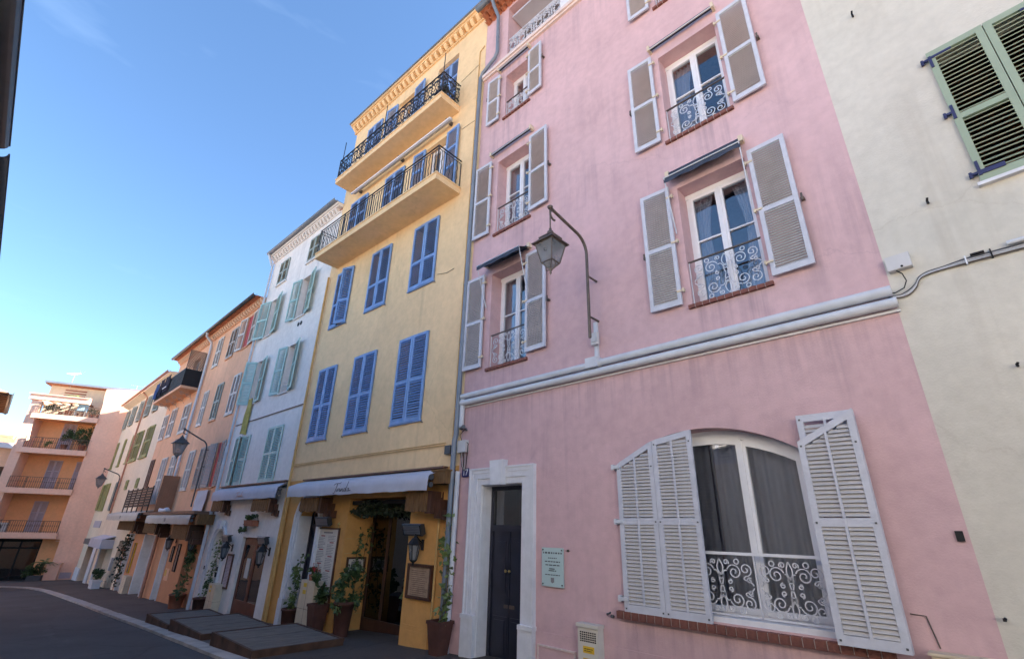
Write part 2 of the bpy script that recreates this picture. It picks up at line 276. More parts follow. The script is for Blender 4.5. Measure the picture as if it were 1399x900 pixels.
# ------------------------------------------------------------------ mesh helpers
class MB:
    def __init__(s): s.v = []; s.f = []; s.sm = []
    def add(s, vs, fs, smooth=False):
        o = len(s.v); s.v += [tuple(p) for p in vs]; s.f += [tuple(i+o for i in q) for q in fs]; s.sm += [smooth]*len(fs); return s
    def box(s, x0, x1, y0, y1, z0, z1, M=None):
        p = [(x0, y0, z0), (x1, y0, z0), (x1, y1, z0), (x0, y1, z0), (x0, y0, z1), (x1, y0, z1), (x1, y1, z1), (x0, y1, z1)]
        if M: p = [M @ Vector(q) for q in p]
        return s.add(p, [(0, 3, 2, 1), (4, 5, 6, 7), (0, 1, 5, 4), (1, 2, 6, 5), (2, 3, 7, 6), (3, 0, 4, 7)])
    def prism(s, poly, y0, y1):          # polygon in x,z extruded along y
        n = len(poly); vs = [(x, y0, z) for x, z in poly]+[(x, y1, z) for x, z in poly]
        fs = [tuple(range(n)), tuple(range(2*n-1, n-1, -1))]+[(i, i+n, (i+1) % n+n, (i+1) % n) for i in range(n)]
        return s.add(vs, fs)
    def prismx(s, poly, x0, x1):         # polygon in y,z extruded along x
        n = len(poly); vs = [(x0, y, z) for y, z in poly]+[(x1, y, z) for y, z in poly]
        fs = [tuple(range(n)), tuple(range(2*n-1, n-1, -1))]+[(i, i+n, (i+1) % n+n, (i+1) % n) for i in range(n)]
        return s.add(vs, fs)
    def tube(s, pts, r, n=8, cap=True, closed=False):
        pts = [Vector(p) for p in pts]; k = len(pts); rs = r if isinstance(r, (list, tuple)) else [r]*k
        o = len(s.v); prev = None; vs = []
        for i, p in enumerate(pts):
            if closed: t = (pts[(i+1) % k]-pts[i-1])
            else: t = pts[min(i+1, k-1)]-pts[max(i-1, 0)]
            if t.length < 1e-9: t = Vector((0, 0, 1))
            t.normalize()
            a = prev-t*prev.dot(t) if prev is not None else t.cross(Vector((0, 1, 0)) if abs(t.y) < 0.9 else Vector((1, 0, 0)))
            if a.length < 1e-6: a = t.cross(Vector((1, 0, 0)))
            a.normalize(); b = t.cross(a); prev = a
            for j in range(n):
                w = 2*math.pi*j/n+math.pi/n; vs.append(p+(a*math.cos(w)+b*math.sin(w))*rs[i])
        fs = []
        for i in range(k if closed else k-1):
            i2 = (i+1) % k
            for j in range(n): fs.append((i*n+j, i*n+(j+1) % n, i2*n+(j+1) % n, i2*n+j))
        s.add(vs, fs, n > 4)
        if cap and not closed: s.add([vs[j] for j in range(n)], [tuple(range(n-1, -1, -1))]); s.add([vs[(k-1)*n+j] for j in range(n)], [tuple(range(n))])
        return s
    def lathe(s, prof, c=(0, 0, 0), n=14, a0=0.0, smooth=True):   # profile of (radius, z)
        vs = []; fs = []
        for r, z in prof:
            for j in range(n): w = 2*math.pi*j/n+a0; vs.append((c[0]+r*math.cos(w), c[1]+r*math.sin(w), c[2]+z))
        for i in range(len(prof)-1):
            for j in range(n): fs.append((i*n+j, i*n+(j+1) % n, (i+1)*n+(j+1) % n, (i+1)*n+j))
        s.add(vs, fs, smooth)
        s.add(vs[:n], [tuple(range(n-1, -1, -1))]); s.add(vs[-n:], [tuple(range(n))]); return s
    def leaf(s, p, size, rng, droop=0.0):
        d = Vector((rng.uniform(-1, 1), rng.uniform(-1, 1), rng.uniform(-0.8, 0.8)-droop))
        if d.length < 0.1: d = Vector((1, 0, 0))
        d.normalize(); q = d.cross(Vector((rng.uniform(-1, 1), rng.uniform(-1, 1), rng.uniform(-1, 1))))
        if q.length < 0.05: q = d.cross(Vector((0, 0, 1)))
        q.normalize(); nn = d.cross(q)
        L = size*rng.uniform(0.7, 1.3); w = L*0.34; p = Vector(p)
        return s.add([p, p+d*L*0.45+q*w+nn*w*0.3, p+d*L, p+d*L*0.45-q*w+nn*w*0.3], [(0, 1, 2), (0, 2, 3)])
    def mesh(s, name):
        me = bpy.data.meshes.new(name); me.from_pydata(s.v, [], s.f)
        me.polygons.foreach_set('use_smooth', s.sm); me.update(); return me
    def build(s, name, mat, parent=None, loc=(0, 0, 0), rot=(0, 0, 0)):
        return put(name, s.mesh(name), mat, parent, loc, rot)
def put(name, me, mat, parent=None, loc=(0, 0, 0), rot=(0, 0, 0)):
    o = bpy.data.objects.new(name, me)
    if mat and not me.materials: me.materials.append(mat)
    col.objects.link(o); o.parent = parent; o.location = loc; o.rotation_euler = rot
    return o
def tag(o, label, cat, group=None):
    o['label'] = label; o['category'] = cat
    if group: o['group'] = group
    return o
class Frame:                      # a house front: local x along the front, -y towards the street
    def __init__(s, ox, oy, deg): s.o = Vector((ox, oy, 0)); s.a = R(deg)
    def pt(s, u, v=0, z=0):
        return Vector((s.o.x+u*math.cos(s.a)-v*math.sin(s.a), s.o.y+u*math.sin(s.a)+v*math.cos(s.a), z))
    def thing(s, name, label, cat, u=0, v=0, z=0, rz=0, group=None):
        e = bpy.data.objects.new(name, None); col.objects.link(e); e.empty_display_size = 0.2
        e.location = s.pt(u, v, z); e.rotation_euler = (0, 0, s.a+rz); return tag(e, label, cat, group)
def ground_z(x):
    if x > -20: return -0.22+(x+8.4)*0.055
    return max(-2.3, -0.858+(x+20)*0.042)

def wall_mesh(u0, u1, z0, z1, holes, y=0.0, arches=()):
    """Front wall with real openings. holes: (a, b, c, d, depth). arches: (hole index, rise)."""
    xs = sorted(set([u0, u1]+[h[0] for h in holes]+[h[1] for h in holes])); zs = sorted(set([z0, z1]+[h[2] for h in holes]+[h[3] for h in holes]))
    m = MB()
    for i in range(len(xs)-1):
        for j in range(len(zs)-1):
            cx = (xs[i]+xs[i+1])/2; cz = (zs[j]+zs[j+1])/2
            if any(h[0] < cx < h[1] and h[2] < cz < h[3] for h in holes): continue
            m.add([(xs[i], y, zs[j]), (xs[i+1], y, zs[j]), (xs[i+1], y, zs[j+1]), (xs[i], y, zs[j+1])], [(0, 1, 2, 3)])
    ar = dict(arches)
    for k, (a, b, c, d, dep) in enumerate(holes):
        rise = ar.get(k, 0.0); d2 = d-rise
        m.add([(a, y, c), (a, y+dep, c), (a, y+dep, d2), (a, y, d2)], [(0, 1, 2, 3)])
        m.add([(b, y, c), (b, y+dep, c), (b, y+dep, d2), (b, y, d2)], [(3, 2, 1, 0)])
        m.add([(a, y, c), (b, y, c), (b, y+dep, c), (a, y+dep, c)], [(0, 1, 2, 3)])
        if not rise: m.add([(a, y, d), (b, y, d), (b, y+dep, d), (a, y+dep, d)], [(3, 2, 1, 0)])
        else:
            n = 16; P = [(a+(b-a)*i/n, arch_z(a, b, d2, rise, a+(b-a)*i/n)) for i in range(n+1)]
            for i in range(n):
                (xa, za), (xb, zb) = P[i], P[i+1]
                m.add([(xa, y, za), (xb, y, zb), (xb, y, d), (xa, y, d)], [(0, 1, 2, 3)])
                m.add([(xa, y, za), (xb, y, zb), (xb, y+dep, zb), (xa, y+dep, za)], [(3, 2, 1, 0)])
    return m
def arch_z(a, b, zs, rise, x):
    h = (b-a)/2; r = (h*h+rise*rise)/(2*rise); t = x-(a+b)/2
    return zs+math.sqrt(max(0, r*r-t*t))-(r-rise)
def shell(parent, mat, u0, u1, z0, z1, dep=8.0):
    m = MB(); e = 0.004
    m.add([(u0+e, 0, z0), (u0+e, dep, z0), (u0+e, dep, z1), (u0+e, 0, z1)], [(0, 1, 2, 3)])
    m.add([(u1-e, 0, z0), (u1-e, dep, z0), (u1-e, dep, z1), (u1-e, 0, z1)], [(0, 1, 2, 3)])
    m.add([(u0+e, dep, z0), (u1-e, dep, z0), (u1-e, dep, z1), (u0+e, dep, z1)], [(0, 1, 2, 3)])
    m.build('side_wall', mat, parent)
    m = MB(); m.box(u0+.01, u1-.01, 0.01, dep-.01, z1-.12, z1-.002); return m.build('roof_slab', TERRA, parent)

# ---- shutters
_cache = {}
def shutter(parent, u, z, w, h, side, frame, slatm, v=-0.03, ang=0.0, rails=(0.5,), pitch=0.05, single=False, t=0.035, st=0.055, mid=False, hinge=None, tilt=51):
    """Louvred leaf hung on one edge: side=+1 spreads to +x from the hinge at u, side=-1 to -x."""
    key = (round(w, 3), round(h, 3), side, tuple(rails), pitch, t, st, mid, frame.name, slatm.name, single, tilt)
    if key not in _cache:
        x0, x1 = (0, w) if side > 0 else (-w, 0)
        m = MB(); m.box(x0, x0+st, -t, 0, 0, h); m.box(x1-st, x1, -t, 0, 0, h)
        zz = [0.0]+[r*h for r in rails]+[h]; hts = []
        rh = st*1.15
        m.box(x0+st, x1-st, -t+.002, -.002, 0, rh*1.25); m.box(x0+st, x1-st, -t+.002, -.002, h-rh, h)
        for r in rails: m.box(x0+st, x1-st, -t+.002, -.002, r*h-rh/2, r*h+rh/2)
        if mid: m.box((x0+x1)/2-.011, (x0+x1)/2+.011, -t-.004, -t+.012, rh, h-rh)
        bounds = []
        for i in range(len(zz)-1):
            a = zz[i]+(rh*1.25 if i == 0 else rh/2); b = zz[i+1]-(rh if i == len(zz)-2 else rh/2); bounds.append((a, b))
        zs = []
        for a, b in bounds:
            n = max(2, int(round((b-a)/pitch)))
            zs += [a+(b-a)*(i+0.5)/n for i in range(n)]
        sw = pitch*(0.98 if tilt < 45 else 1.02); sl = MB(); M = Matrix.Rotation(R(tilt), 4, 'X')
        cx = (x0+x1)/2; hw = (x1-x0)/2-st+.004
        sl.box(-hw, hw, -sw/2, sw/2, -.0045, .0045, M)
        me_s = None; me_j = None
        if single: me_s = sl.mesh('slat'); me_s.materials.append(slatm)
        else:
            j = MB()
            for q in zs: j.add([(p[0]+cx, p[1]-t/2, p[2]+q) for p in sl.v], sl.f)
            me_j = j.mesh('slats'); me_j.materials.append(slatm)
        fm = m.mesh('shutter'); fm.materials.append(frame)
        _cache[key] = (fm, me_s, me_j, zs, cx)
    fm, me_s, me_j, zs, cx = _cache[key]
    o = put('shutter', fm, None, parent, (u, v, z), (0, 0, -R(ang)*side))
    if single:
        for q in zs: put('slat', me_s, None, o, (cx, -t/2, q+rnd.uniform(-.003, .003)), (R(rnd.uniform(-4, 4)), 0, 0))
    else:
        j = put('slats', me_j, None, o); j['kind'] = 'stuff'
    if hinge:
        if 'hinge' not in _cache:
            m = MB(); m.box(-.045, .05, -.012, 0, -.014, .014); m.box(-.055, -.03, -.02, .03, -.022, .022); m.tube([(-.042, -.01, -.03), (-.042, -.01, .03)], .01, 6)
            _cache['hinge'] = m.mesh('hinge')
        for f in (0.1, 0.5, 0.9):
            hm = _cache['hinge'].copy() if not _cache.get(('hinge', hinge.name)) else _cache[('hinge', hinge.name)]
            _cache[('hinge', hinge.name)] = hm
            put('hinge', hm, hinge, o, (0, -t-.001, f*h), (0, 0, 0 if side > 0 else math.pi) if side > 0 else (0, math.pi, 0))
    return o
def sill(parent, a, b, z, mat, th=0.05, out=0.06, dep=0.1):
    m = MB(); m.box(a, b, -out, dep, z-th, z); return m.build('sill', mat, parent)
def brick_sill(parent, a, b, z, th=0.055, out=0.05, dep=0.20, bw=0.098):
    m = MB(); m.box(a+.006, b-.006, -out+.008, dep, z-th+.006, z-.004); o = m.build('sill', MORTAR, parent)
    n = max(3, int(round((b-a)/bw))); w = (b-a)/n
    key = ('brick', round(w, 4), th, out, dep)
    if key not in _cache:
        bm = MB(); bm.box(-w/2+.005, w/2-.005, -out, dep-.01, -th, 0); _cache[key] = bm.mesh('brick'); _cache[key].materials.append(BRICK)
    for i in range(n): put('brick', _cache[key], None, o, (a+w*(i+.5), 0, z+rnd.uniform(-.002, .002)))
    return o
def window(parent, a, b, z0, z1, y=0.28, bars=(0.42,), curtain='sides', frame=WFRAME, gl=GLASS, fw_=0.05, leaves=2, dark=False):
    m = MB(); t = 0.06
    m.box(a, a+fw_, y, y+t, z0, z1); m.box(b-fw_, b, y, y+t, z0, z1); m.box(a+fw_, b-fw_, y, y+t, z1-fw_, z1); m.box(a+fw_, b-fw_, y, y+t, z0, z0+fw_)
    ia, ib, iz0, iz1 = a+fw_, b-fw_, z0+fw_, z1-fw_
    cw = (ib-ia)/leaves; s = 0.055
    panes = []
    for k in range(leaves):
        p, q = ia+cw*k, ia+cw*(k+1)
        m.box(p, p+s, y-.015, y+t-.015, iz0, iz1); m.box(q-s, q, y-.015, y+t-.015, iz0, iz1)
        m.box(p+s, q-s, y-.015, y+t-.015, iz1-s, iz1); m.box(p+s, q-s, y-.015, y+t-.015, iz0, iz0+s*1.6)
        zz = [iz0+s*1.6]+[iz0+(iz1-iz0)*f for f in bars]+[iz1-s]
        for f in bars: zb = iz0+(iz1-iz0)*f; m.box(p+s, q-s, y-.008, y+t-.025, zb-.011, zb+.011)
        for j in range(len(zz)-1): panes.append((p+s, q-s, zz[j]+(.011 if j else 0), zz[j+1]-(.011 if j < len(zz)-2 else 0)))
    if leaves == 2: m.box((ia+ib)/2-.018, (ia+ib)/2+.018, y-.028, y-.0152, iz0+.01, iz1-.01)
    o = m.build('window', frame, parent)
    for p, q, c, d in panes:
        g = MB(); g.add([(p, y+.02, c), (q, y+.02, c), (q, y+.02, d), (p, y+.02, d)], [(0, 1, 2, 3)]); g.build('pane', gl, o)
    def drape(p, q, pinch, name='curtain'):
        g = MB(); n = 26; nz_ = 8; vs = []; fs = []
        for j in range(nz_+1):
            zc_ = iz1-(iz1-iz0)*j/nz_; k = 1-pinch*math.sin(math.pi*min(1, j/nz_*1.25))
            for i in range(n+1):
                x = p+(q-p)*(i/n)*k if pinch >= 0 else q-(q-p)*(1-i/n)*(1+pinch*math.sin(math.pi*min(1, j/nz_*1.25)))
                vs.append((x, y+.14+.022*math.sin(i*1.35+p*7)+.01*math.sin(i*.5), zc_))
        for j in range(nz_):
            for i in range(n): fs.append((j*(n+1)+i, j*(n+1)+i+1, (j+1)*(n+1)+i+1, (j+1)*(n+1)+i))
        g.add(vs, fs, True); g.build(name, CURT, o)
    if curtain == 'sides': drape(ia, ia+(ib-ia)*.34, 0.35); drape(ib-(ib-ia)*.34, ib, -0.35)
    elif curtain == 'full': drape(ia-.05, (ia+ib)/2-.02, 0.0); drape((ia+ib)/2+.02, ib+.05, 0.0)
    elif curtain == 'left': drape(ia, ia+(ib-ia)*.42, 0.3)
    return o

# ---- wrought iron scrollwork
def spiral(cx, cz, r0, r1, a0, turns, n=18):
    return [(cx+(r0+(r1-r0)*i/n)*math.cos(a0+2*math.pi*turns*i/n), 0, cz+(r0+(r1-r0)*i/n)*math.sin(a0+2*math.pi*turns*i/n)) for i in range(n+1)]
def ring(cx, cz, r, n=12): return [(cx+r*math.cos(2*math.pi*i/n), 0, cz+r*math.sin(2*math.pi*i/n)) for i in range(n)]
def bez(p0, p1, p2, p3, n=8):
    out = []
    for i in range(n+1):
        t = i/n; s = 1-t
        out.append(tuple(s**3*a+3*s*s*t*b+3*s*t*t*c+t**3*d for a, b, c, d in zip(p0, p1, p2, p3)))
    return out
def scroll_panel(w, h, r=0.0075, cells=1):
    """Mirrored C and S scrolls, rings and small curls filling w by h, origin at the bottom left."""
    m = MB(); cw = w/cells
    for c in range(cells):
        ox = cw*(c+.5); oz = h/2; hw = cw/2*.97; hh = h/2*.97
        k = min(hw, hh)
        cv = []
        cv.append(spiral(hw*.42, hh*.50, k*.30, k*.05, math.pi*.9, -1.6, 22))
        cv.append(bez((hw*.42-k*.30, 0, hh*.54), (hw*.02, 0, hh*.62), (hw*.10, 0, hh*.2), (hw*.02, 0, hh*.02)))
        cv.append(spiral(hw*.76, hh*.62, k*.26, k*.04, -math.pi*.55, 1.5, 20))
        cv.append(bez((hw*.74, 0, hh*.62-k*.26), (hw*.55, 0, hh*.2), (hw*.9, 0, hh*.25), (hw*.95, 0, hh*.04)))
        cv.append(spiral(hw*.84, hh*.22, k*.11, k*.03, math.pi*.3, 1.2, 12))
        cv.append(spiral(hw*.20, hh*.86, k*.12, k*.03, -math.pi*.2, 1.3, 12))
        cv.append(spiral(hw*.26, hh*.14, k*.10, k*.03, math.pi*.5, -1.2, 12))
        cv.append(bez((0, 0, hh*.98), (hw*.12, 0, hh*.7), (hw*.12, 0, hh*.6), (0, 0, hh*.36)))
        for sx in (1, -1):
            for sz in (1, -1):
                for q in cv: m.tube([(ox+x*sx, y, oz+z*sz) for x, y, z in q], r, 4, cap=False)
                m.tube([(ox+x*sx, y, oz+z*sz) for x, y, z in ring(hw*.52, hh*.90, k*.095)], r, 4, closed=True)
        m.tube([(ox+x, y, oz+z) for x, y, z in ring(0, hh*.34, k*.10)], r, 4, closed=True)
        m.tube([(ox+x, y, oz+z) for x, y, z in ring(0, -hh*.34, k*.10)], r, 4, closed=True)
    return m
def grille(parent, a, b, z0, z1, y=0.06, cells=1, r=0.0075, topm=BRIRON):
    m = scroll_panel(b-a-.03, z1-z0-.05, r, cells); m.v = [(x+.015, yy, zz+.02) for x, yy, zz in m.v]
    w, h = b-a, z1-z0
    m.box(0, .012, -.006, .006, 0, h); m.box(w-.012, w, -.006, .006, 0, h); m.box(.012, w-.012, -.006, .006, 0, .014)
    o = m.build('grille', WIRON, parent, (a, y, z0))
    t = MB(); t.box(-.02, w+.02, -.014, .014, h-.018, h); t.build('handrail', topm, o)
    return o

def text(name, s, size, mat, parent, loc, ext=0.002, align='CENTER', shear=0.0, rot=(math.pi/2, 0, 0)):
    c = bpy.data.curves.new(name, 'FONT'); c.body = s; c.size = size; c.extrude = ext; c.align_x = align; c.align_y = 'CENTER'; c.shear = shear
    o = bpy.data.objects.new(name, c); col.objects.link(o)
    me = bpy.data.meshes.new_from_object(o.evaluated_get(bpy.context.evaluated_depsgraph_get()))
    bpy.data.objects.remove(o); bpy.data.curves.remove(c)
    me.materials.clear()
    return put(name, me, mat, parent, loc, rot)
SCRIPT = [[(-.02, .30), (.06, .36), (.30, .36), (.36, .40)], [(.17, .36), (.12, .15), (.04, -.06), (-.02, -.04)],
          [(.16, .02), (.20, .13), (.21, .03), (.25, .14), (.31, .13)], [(.33, .13), (.31, .02), (.36, .02), (.40, .13), (.39, .02)], [(.345, .22), (.35, .23)],
          [(.39, .03), (.44, .13), (.48, .12), (.47, .02), (.53, .03)], [(.62, .12), (.55, .13), (.53, .04), (.58, .01), (.64, .12), (.74, .42)], [(.64, .12), (.62, .02), (.68, .03)],
          [(.78, .12), (.71, .11), (.70, .03), (.76, .02), (.80, .13), (.79, .02), (.88, .05)]]
def script_logo(parent, mat, u, y, z, sc, name='lettering'):
    m = MB()
    for st in SCRIPT:
        m.tube([(x*sc, 0, q*sc*.62) for x, q in st], .0085, 4)
    m.v = [(x, yy*.25, zz) for x, yy, zz in m.v]
    return m.build(name, mat, parent, (u, y, z))
def textlines(m, rng, x0, x1, z, h, ww=(0.02, 0.06), y=0.0):
    x = x0
    while x < x1-.01:
        w = min(rng.uniform(*ww), x1-x); m.box(x, x+w, y-.0015, y, z, z+h); x += w+h*.8

# ---- foliage
def foliage(name, parent, c, rad, n, size, mat, seed, droop=0.0, loc=(0, 0, 0), kind=None):
    g = random.Random(seed); m = MB()
    clumps = [(g.uniform(-.75, .75), g.uniform(-.75, .75), g.uniform(-.75, .75), g.uniform(.25, .5)) for _ in range(max(4, n//60))]
    for i in range(n):
        k = clumps[i % len(clumps)]
        d = Vector((g.gauss(0, 1), g.gauss(0, 1), g.gauss(0, 1))); d.normalize(); d *= k[3]*g.random()**.4
        m.leaf((c[0]+(k[0]+d.x)*rad[0], c[1]+(k[1]+d.y)*rad[1], c[2]+(k[2]+d.z)*rad[2]), size, g, droop)
    return m.build(name, mat, parent, loc)
def vine(parent, pts, n, size, mat, seed, spread=0.08, r=0.006, name='vine'):
    g = random.Random(seed); m = MB(); m.tube(pts, r, 5); o = m.build('stem', STEM, parent); n = int(n*1.7)
    l = MB(); P = [Vector(p) for p in pts]
    for i in range(n):
        k = g.random()*(len(P)-1); a = int(k); p = P[a].lerp(P[min(a+1, len(P)-1)], k-a)
        l.leaf(p+Vector((g.gauss(0, spread), g.gauss(0, spread*.5), g.gauss(0, spread))), size, g, .3)
    l.build(name, mat, parent); return o
def pot(parent, r0, r1, h, mat=CLAY, square=False, name='pot'):
    m = MB(); n = 4 if square else 16
    m.lathe([(r0, 0), (r1*.97, h*.9), (r1*1.06, h*.9), (r1*1.06, h), (r1*.92, h), (r1*.9, h*.9), (0.001, h*.88)], n=n, a0=math.pi/4, smooth=not square)
    return m.build(name, mat, parent)

# ================================================================== THE SETTING
def ground():
    xs = [24]+[20-2*i for i in range(0, 36)]+[-56, -62]; ys = [-12, -9, -7, -5, -3, -1, 1, 4]
    vs = [(x, y, ground_z(x) if x < 20 else ground_z(20)) for x in xs for y in ys]; n = len(ys)
    fs = [(i*n+j, i*n+j+1, (i+1)*n+j+1, (i+1)*n+j) for i in range(len(xs)-1) for j in range(n-1)]
    m = MB(); m.add(vs, fs); o = m.build('street', ASPH); o['kind'] = 'structure'
    t = MB(); xs = [600, 120, 40]+[20-2*i for i in range(0, 36)]+[-60, -90, -160, -600]; ys = [-600, -60, -20, 0, 20, 60, 600]; n = len(ys)
    t.add([(x, y, min(ground_z(x), ground_z(20))-.06) for x in xs for y in ys], [(i*n+j, i*n+j+1, (i+1)*n+j+1, (i+1)*n+j) for i in range(len(xs)-1) for j in range(n-1)])
    o = t.build('terrain', plain("pale_bounce_ground", (.40, .36, .30), .95, var=.3, scale=.05)); o['kind'] = 'structure'  # unseen pale ground, added to bounce sunlight up onto the house fronts
ground()
KERBL = [(6, -2.75), (0, -2.70), (-5, -2.62), (-10, -2.56), (-15, -2.46), (-20, -2.42), (-25, -2.48), (-30, -2.60), (-34, -2.72), (-36.5, -2.95), (-38.5, -3.35), (-40, -4.1), (-41, -5.4), (-41.6, -7.2), (-42, -10)]
def resample(P, step):
    out = []; acc = 0.0
    for (a, b), (c, d) in zip(P[:-1], P[1:]):
        L = math.hypot(c-a, d-b); t = acc
        while t < L: out.append((a+(c-a)*t/L, b+(d-b)*t/L)); t += step
        acc = t-L
    return out
KP = resample(KERBL, 1.0)
def nrm(i):
    a, b = KP[max(i-1, 0)], KP[min(i+1, len(KP)-1)]; dx, dy = b[0]-a[0], b[1]-a[1]; L = math.hypot(dx, dy)
    return (dy/L, -dx/L)            # towards the houses
def pavement():
    m = MB(); vs = []; fs = []
    for i, (x, y) in enumerate(KP):
        nx, ny = nrm(i); xi, yi = x+nx*.28, y+ny*.28
        bx, by = (x, 0.9) if i < 38 else (x-(i-38)*0.6, 0.9+(-(i-38))*.15)
        for k in (0, .34, .67, 1.0):
            px, py = xi+(bx-xi)*k, yi+(by-yi)*k; vs.append((px, py, ground_z(px)+.045))
    for i in range(len(KP)-1):
        for k in range(3): fs.append((i*4+k, i*4+k+1, i*4+k+5, i*4+k+4))
    m.add(vs, fs); o = m.build('pavement', PAVE); o['kind'] = 'structure'
    k = MB()
    k.add([(x, y, ground_z(x)+.012) for x, y in KP]+[(x+nrm(i)[0]*.27, y+nrm(i)[1]*.27, ground_z(x)+.012) for i, (x, y) in enumerate(KP)],
          [(i, i+1, len(KP)+i+1, len(KP)+i) for i in range(len(KP)-1)])
    kb = k.build('kerb', MORTAR); kb['kind'] = 'structure'
    for i in range(len(KP)-1):
        if KP[i][0] > 2: continue
        (x0, y0), (x1, y1) = KP[i], KP[i+1]; n0, n1 = nrm(i), nrm(i+1); e = .008; h = rnd.uniform(.047, .056)
        dx, dy = (x1-x0)*e, (y1-y0)*e
        P = [(x0+dx, y0+dy), (x1-dx, y1-dy), (x1-dx+n1[0]*.28, y1-dy+n1[1]*.28), (x0+dx+n0[0]*.28, y0+dy+n0[1]*.28)]
        b = MB(); b.add([(p[0], p[1], ground_z(p[0])-.05) for p in P]+[(p[0], p[1], ground_z(p[0])+h) for p in P], [(0, 3, 2, 1), (4, 5, 6, 7), (0, 1, 5, 4), (1, 2, 6, 5), (2, 3, 7, 6), (3, 0, 4, 7)])
        b.build('kerb_stone', KERB, kb)
pavement()

FP = Frame(0, 0, 0); FY = Frame(-7.15, 0, 2.2); FW = Frame(-14.025, -0.264, 1.5); FO = Frame(-19.47, -0.407, 0.0)
FC = Frame(-31.87, -0.407, 0.0); FE = Frame(-45.3, -0.407, 68.0); FR = Frame(-0.27, 0, -5.0)

def lathe_tile():
    if 'tile' not in _cache:
        m = MB(); n = 8; vs = []
        for y in (0, .34):
            for r in (.095, .08):
                for i in range(n+1): a = math.pi*i/n; vs.append((r*math.cos(a), y, r*math.sin(a)))
        k = n+1; fs = []
        for i in range(n):
            fs += [(i, i+1, 2*k+i+1, 2*k+i), (k+i+1, k+i, 3*k+i, 3*k+i+1), (i+1, i, k+i, k+i+1), (2*k+i, 2*k+i+1, 3*k+i+1, 3*k+i)]
        m.add(vs, fs, False); _cache['tile'] = m.mesh('roof_tile'); _cache['tile'].materials.append(TERRA)
    return _cache['tile']
def tile_row(parent, a, b, y, z, flip=False, step=.2):
    n = int((b-a)/step)
    for i in range(n):
        put('roof_tile', lathe_tile(), None, parent, (a+step*(i+.5), y+rnd.uniform(-.01, .01), z), (0, math.pi if flip else 0, 0))
def gutter(parent, a, b, y, z, r=.075, mat=GIRON):
    m = MB(); n = 8; vs = []
    for x in (a, b):
        for rr in (r, r-.008):
            for i in range(n+1): t = math.pi+math.pi*i/n; vs.append((x, y+rr*math.cos(t), z+rr*math.sin(t)))
    k = n+1; fs = []
    for i in range(n): fs += [(i, i+1, 2*k+i+1, 2*k+i), (k+i+1, k+i, 3*k+i, 3*k+i+1), (i+1, i, k+i, k+i+1), (2*k+i, 2*k+i+1, 3*k+i+1, 3*k+i)]
    m.add(vs, fs, True)
    x = a+.5
    while x < b:
        m.box(x-.012, x+.012, y-r-.006, y+r+.004, z-.004, z+.006); x += .8
    m.tube([(a, y-r, z), (b, y-r, z)], .011, 6)
    return m.build('gutter', mat, parent)
def cornice(parent, a, b, z, mat, steps, mod=None):
    """steps: list of (z0, z1, projection). mod: (z0, z1, projection, width, pitch, material)."""
    for z0, z1, p in steps:
        MB().box(a, b, -p, 0.02, z0, z1).build('cornice', mat, parent)
    if mod:
        z0, z1, p, w, pitch, mm = mod; key = ('mod', z0, z1, p, w, mm.name)
        m = MB(); m.prismx([(0.0, z0), (-p*.45, z0), (-p, z0+(z1-z0)*.55), (-p, z1), (0.0, z1)], -w/2, w/2); me = m.mesh('modillion'); me.materials.append(mm)
        x = a+pitch/2
        while x < b-w/2: put('modillion', me, None, parent, (x, 0, 0)); x += pitch
def pipe(parent, pts, r, mat, name='downpipe', clips=True):
    m = MB(); m.tube(pts, r, 10)
    if clips:
        for p, q in zip(pts[:-1], pts[1:]):
            p, q = Vector(p), Vector(q); L = (q-p).length; k = int(L/1.25)
            for i in range(k):
                c = p.lerp(q, (i+.6)/max(k, 1)); d = (q-p).normalized()*.02
                m.tube([c-d, c+d], r*1.14, 10)
    return m.build(name, mat, parent)

